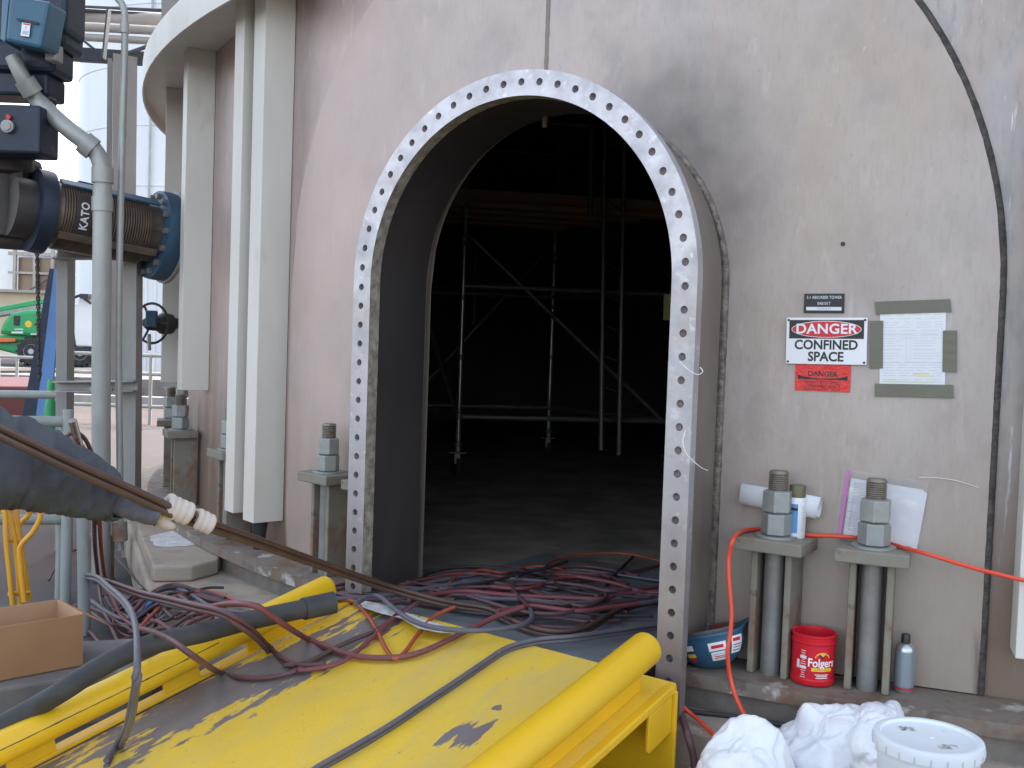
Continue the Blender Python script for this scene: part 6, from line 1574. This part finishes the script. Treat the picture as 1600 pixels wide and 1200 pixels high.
J = [(-1.82, 2.30, .98, .10), (-1.80, 2.31, 1.18, .12), (-1.72, 2.34, 1.38, .14), (-1.67, 2.35, 1.48, .055), (-1.64, 2.36, 1.54, .055), (-1.60, 2.37, 1.62, .092), (-1.61, 2.37, 1.70, .085),
     (*sh_, .06), (*el_, .03), (*wr_, .016), (*(wr_+Vector((.03, .0, -.012))), .018),
     (-1.72, 2.16, 1.42, .062), (-1.62, 2.02, 1.20, .045), (-1.44, 2.10, 1.30, .03), (-1.38, 2.12, 1.32, .034),
     (-1.80, 2.40, .90, .095), (-1.72, 2.46, .50, .06), (-1.80, 2.50, .12, .042), (-1.68, 2.52, .06, .04),
     (-1.86, 2.20, .90, .095), (-1.98, 2.10, .50, .06), (-2.12, 2.06, .12, .042), (-2.0, 2.08, .06, .04)]
E_ = [(0, 1), (1, 2), (2, 3), (3, 4), (4, 5), (5, 6), (2, 7), (7, 8), (8, 9), (9, 10), (2, 11), (11, 12), (12, 13), (13, 14), (0, 15), (15, 16), (16, 17), (17, 18), (0, 19), (19, 20), (20, 21), (21, 22)]
skin('body', J, E_, M['skin'], pr)
SW = [(J[0][0], J[0][1], .84, .165), (*J[1][:3], .155), (*J[2][:3], .165), (*J[7][:3], .10), (J[11][0], J[11][1], J[11][2], .10), (*J[12][:3], .08), (*J[13][:3], .05)]
skin('sweatshirt', SW, [(0, 1), (1, 2), (2, 3), (2, 4), (4, 5), (5, 6)], M['sleeve'], pr)
TR = [(*J[0][:3], .135), (*J[15][:3], .115), (*J[16][:3], .085), (*J[17][:3], .07), (*J[19][:3], .115), (*J[20][:3], .085), (*J[21][:3], .07)]
skin('trousers', TR, [(0, 1), (1, 2), (2, 3), (0, 4), (4, 5), (5, 6)], M['denim'], pr)
g = G(); g.sphere((-1.625, 2.37, 1.672), .108, 20, (1, .92, .95)); obj('hair', g, M['hair'], pr, smooth=180)
for sy in (-1, 1):
    g = G(); g.sphere((-1.527, 2.37+sy*.032, 1.635), .011, 10); obj('eye', g, M['signwhite'], pr, smooth=180)
    g = G(); g.sphere((-1.518, 2.37+sy*.032, 1.635), .005, 8); obj('pupil', g, M['signblack'], pr, smooth=180)
    g = G(); g.sphere((-1.60, 2.37+sy*.088, 1.625), .026, 12, (.7, .35, 1.1)); obj('ear', g, M['skin'], pr, smooth=180)
g = G(); g.tube([(-1.508, 2.37, 1.64), (-1.494, 2.37, 1.615), (-1.488, 2.37, 1.598), (-1.506, 2.37, 1.592)], [.008, .012, .015, .008], 10); obj('nose', g, M['skin'], pr, smooth=180)
g = G(); g.sphere((-1.506, 2.37, 1.567), .02, 12, (.4, 1.2, .3)); obj('mouth', g, M['brownleather'], pr, smooth=180)
# outstretched sleeve with folds
sp_ = smooth_path([sh_, sh_.lerp(el_, .5)+Vector((0, 0, .0)), el_, (-1.233,2.6,1.239), (-1.152,2.68,1.191), (-1.071,2.74,1.141), (-1.055,2.745,1.137)], 14)
rad = [.112, .116, .122, .106, .088, .061, .046]
n = 40; vs_ = []; fs = []; x = None
for i, p in enumerate(sp_):
    a = sp_[max(0, i-1)]; b = sp_[min(len(sp_)-1, i+1)]; t = (b-a).normalized()
    if x is None: x = t.cross(Vector((0, 0, 1))).normalized()
    x = (x-t*x.dot(t)).normalized(); y = t.cross(x)
    u = i/14; k = min(int(u), 5); r0_ = rad[k]+(rad[k+1]-rad[k])*(u-k)
    for j in range(n):
        q = 2*math.pi*j/n; d = x*math.cos(q)+y*math.sin(q)
        f1 = 1-abs(noise.noise(Vector((u*2.3+.9*math.sin(q+u), math.cos(q)*1.2, math.sin(q)*1.2))))*2.0
        f2 = 1-abs(noise.noise(Vector((u*4.6+1.4*math.cos(q)+3, math.cos(q)*1.8+9, math.sin(q)*1.8))))*2.0
        vs_.append(p+d*r0_*(1+.15*f1+.07*f2-.07))
for i in range(len(sp_)-1):
    for j in range(n): fs.append((i*n+j, i*n+(j+1) % n, (i+1)*n+(j+1) % n, (i+1)*n+j))
fs.append(tuple(range(n))[::-1]); fs.append(tuple(range((len(sp_)-1)*n, len(sp_)*n)))
g = G(); g.add(vs_, fs); obj('sleeve', g, M['sleeve'], pr, smooth=180)
cpth = smooth_path([(-1.065,2.742,1.139), (-1.028,2.755,1.126), (-0.994,2.768,1.113), (-0.951,2.785,1.097)], 10)
n = 48; vs_ = []; fs = []; x = None
for i, p in enumerate(cpth):
    t = (cpth[-1]-cpth[0]).normalized(); x = t.cross(Vector((0, 0, 1))).normalized(); y = t.cross(x); r0_ = .043-.005*i/(len(cpth)-1)
    for j in range(n):
        q = 2*math.pi*j/n; vs_.append(p+(x*math.cos(q)+y*math.sin(q))*(r0_*(1+.02*(j % 2))*(1+.03*math.sin(i*.8+q))))
for i in range(len(cpth)-1):
    for j in range(n): fs.append((i*n+j, i*n+(j+1) % n, (i+1)*n+(j+1) % n, (i+1)*n+j))
fs.append(tuple(range(n))[::-1]); fs.append(tuple(range((len(cpth)-1)*n, len(cpth)*n)))
g = G(); g.add(vs_, fs); obj('cuff', g, M['cuff'], pr, smooth=180)
# gloved hand: palm behind the hose, four fingers over the top of it, thumb below
hd = (Vector((-0.832,2.86,1.044))-Vector((-0.967,2.78,1.124))).normalized()
ba = Vector((0, 1, 0)); ba = (ba-hd*ba.dot(hd)).normalized(); upd = hd.cross(ba); upd = upd if upd.z > 0 else -upd
h0_ = Vector((-0.935,2.8,1.104))             # hose centre under the hand
def H(a, b, c): return h0_+hd*a+ba*b+upd*c   # along the hose, away from the viewer, up
GJ = []; GE = []; GR = []
def chain(pts):
    k = len(GJ); GR.append(k)
    for i, p in enumerate(pts):
        GJ.append(p)
        if i: GE.append((k+i-1, k+i))
def hh(a, b, c, r_): return (*H(a, b, c), r_)
chain([(*(wr_-hd*.035), .034), hh(-.016, .024, -.018, .035), hh(.016, .032, -.012, .033), hh(.046, .032, -.006, .028)])
for a_, r_ in ((-.006, .0115), (.0135, .0122), (.033, .0118), (.0505, .011)):
    chain([hh(a_+.004, .034, .004, r_*1.25), hh(a_+.002, .020, .030, r_*1.18), hh(a_+.003, -.006, .036, r_*1.1), hh(a_+.004, -.026, .020, r_*1.05), hh(a_+.002, -.026, -.004, r_*.95), hh(a_, -.012, -.016, r_*.8)])
chain([hh(-.014, .012, .022, .0145), hh(.022, .010, .0275, .0150), hh(.054, .012, .022, .0135)])
chain([hh(-.030, .012, -.024, .026), hh(.000, -.002, -.034, .0235), hh(.026, -.010, -.036, .0165), hh(.044, -.010, -.028, .0125)])
def glove(name):
    o = skin(name, GJ, GE, M['glove'], pr, 2)
    for k in GR: o.data.skin_vertices[0].data[k].use_root = True
    md = o.modifiers.new('remesh', 'REMESH'); md.mode = 'VOXEL'; md.voxel_size = .0028; md.use_smooth_shade = True
    md = o.modifiers.new('smooth', 'SMOOTH'); md.factor = .5; md.iterations = 7
    return o
glove('glove')
GJ = []; GE = []; GR = []
chain([hh(.070, .050, .000, .020), hh(.090, .036, .004, .024), hh(.112, .026, .004, .022)])
for a_, r_ in ((.084, .0115), (.102, .0112), (.119, .0105)):
    chain([hh(a_, .030, .010, r_*1.2), hh(a_+.004, .010, .030, r_*1.1), hh(a_+.006, -.014, .026, r_), hh(a_+.006, -.022, .006, r_), hh(a_+.004, -.014, -.014, r_*.85)])
chain([hh(.080, .014, .018, .0135), hh(.104, .012, .022, .014), hh(.124, .012, .018, .0125)])
chain([hh(.100, .030, .012, .014), hh(.122, .016, .022, .0125), hh(.140, .008, .018, .011)])
glove('glove')
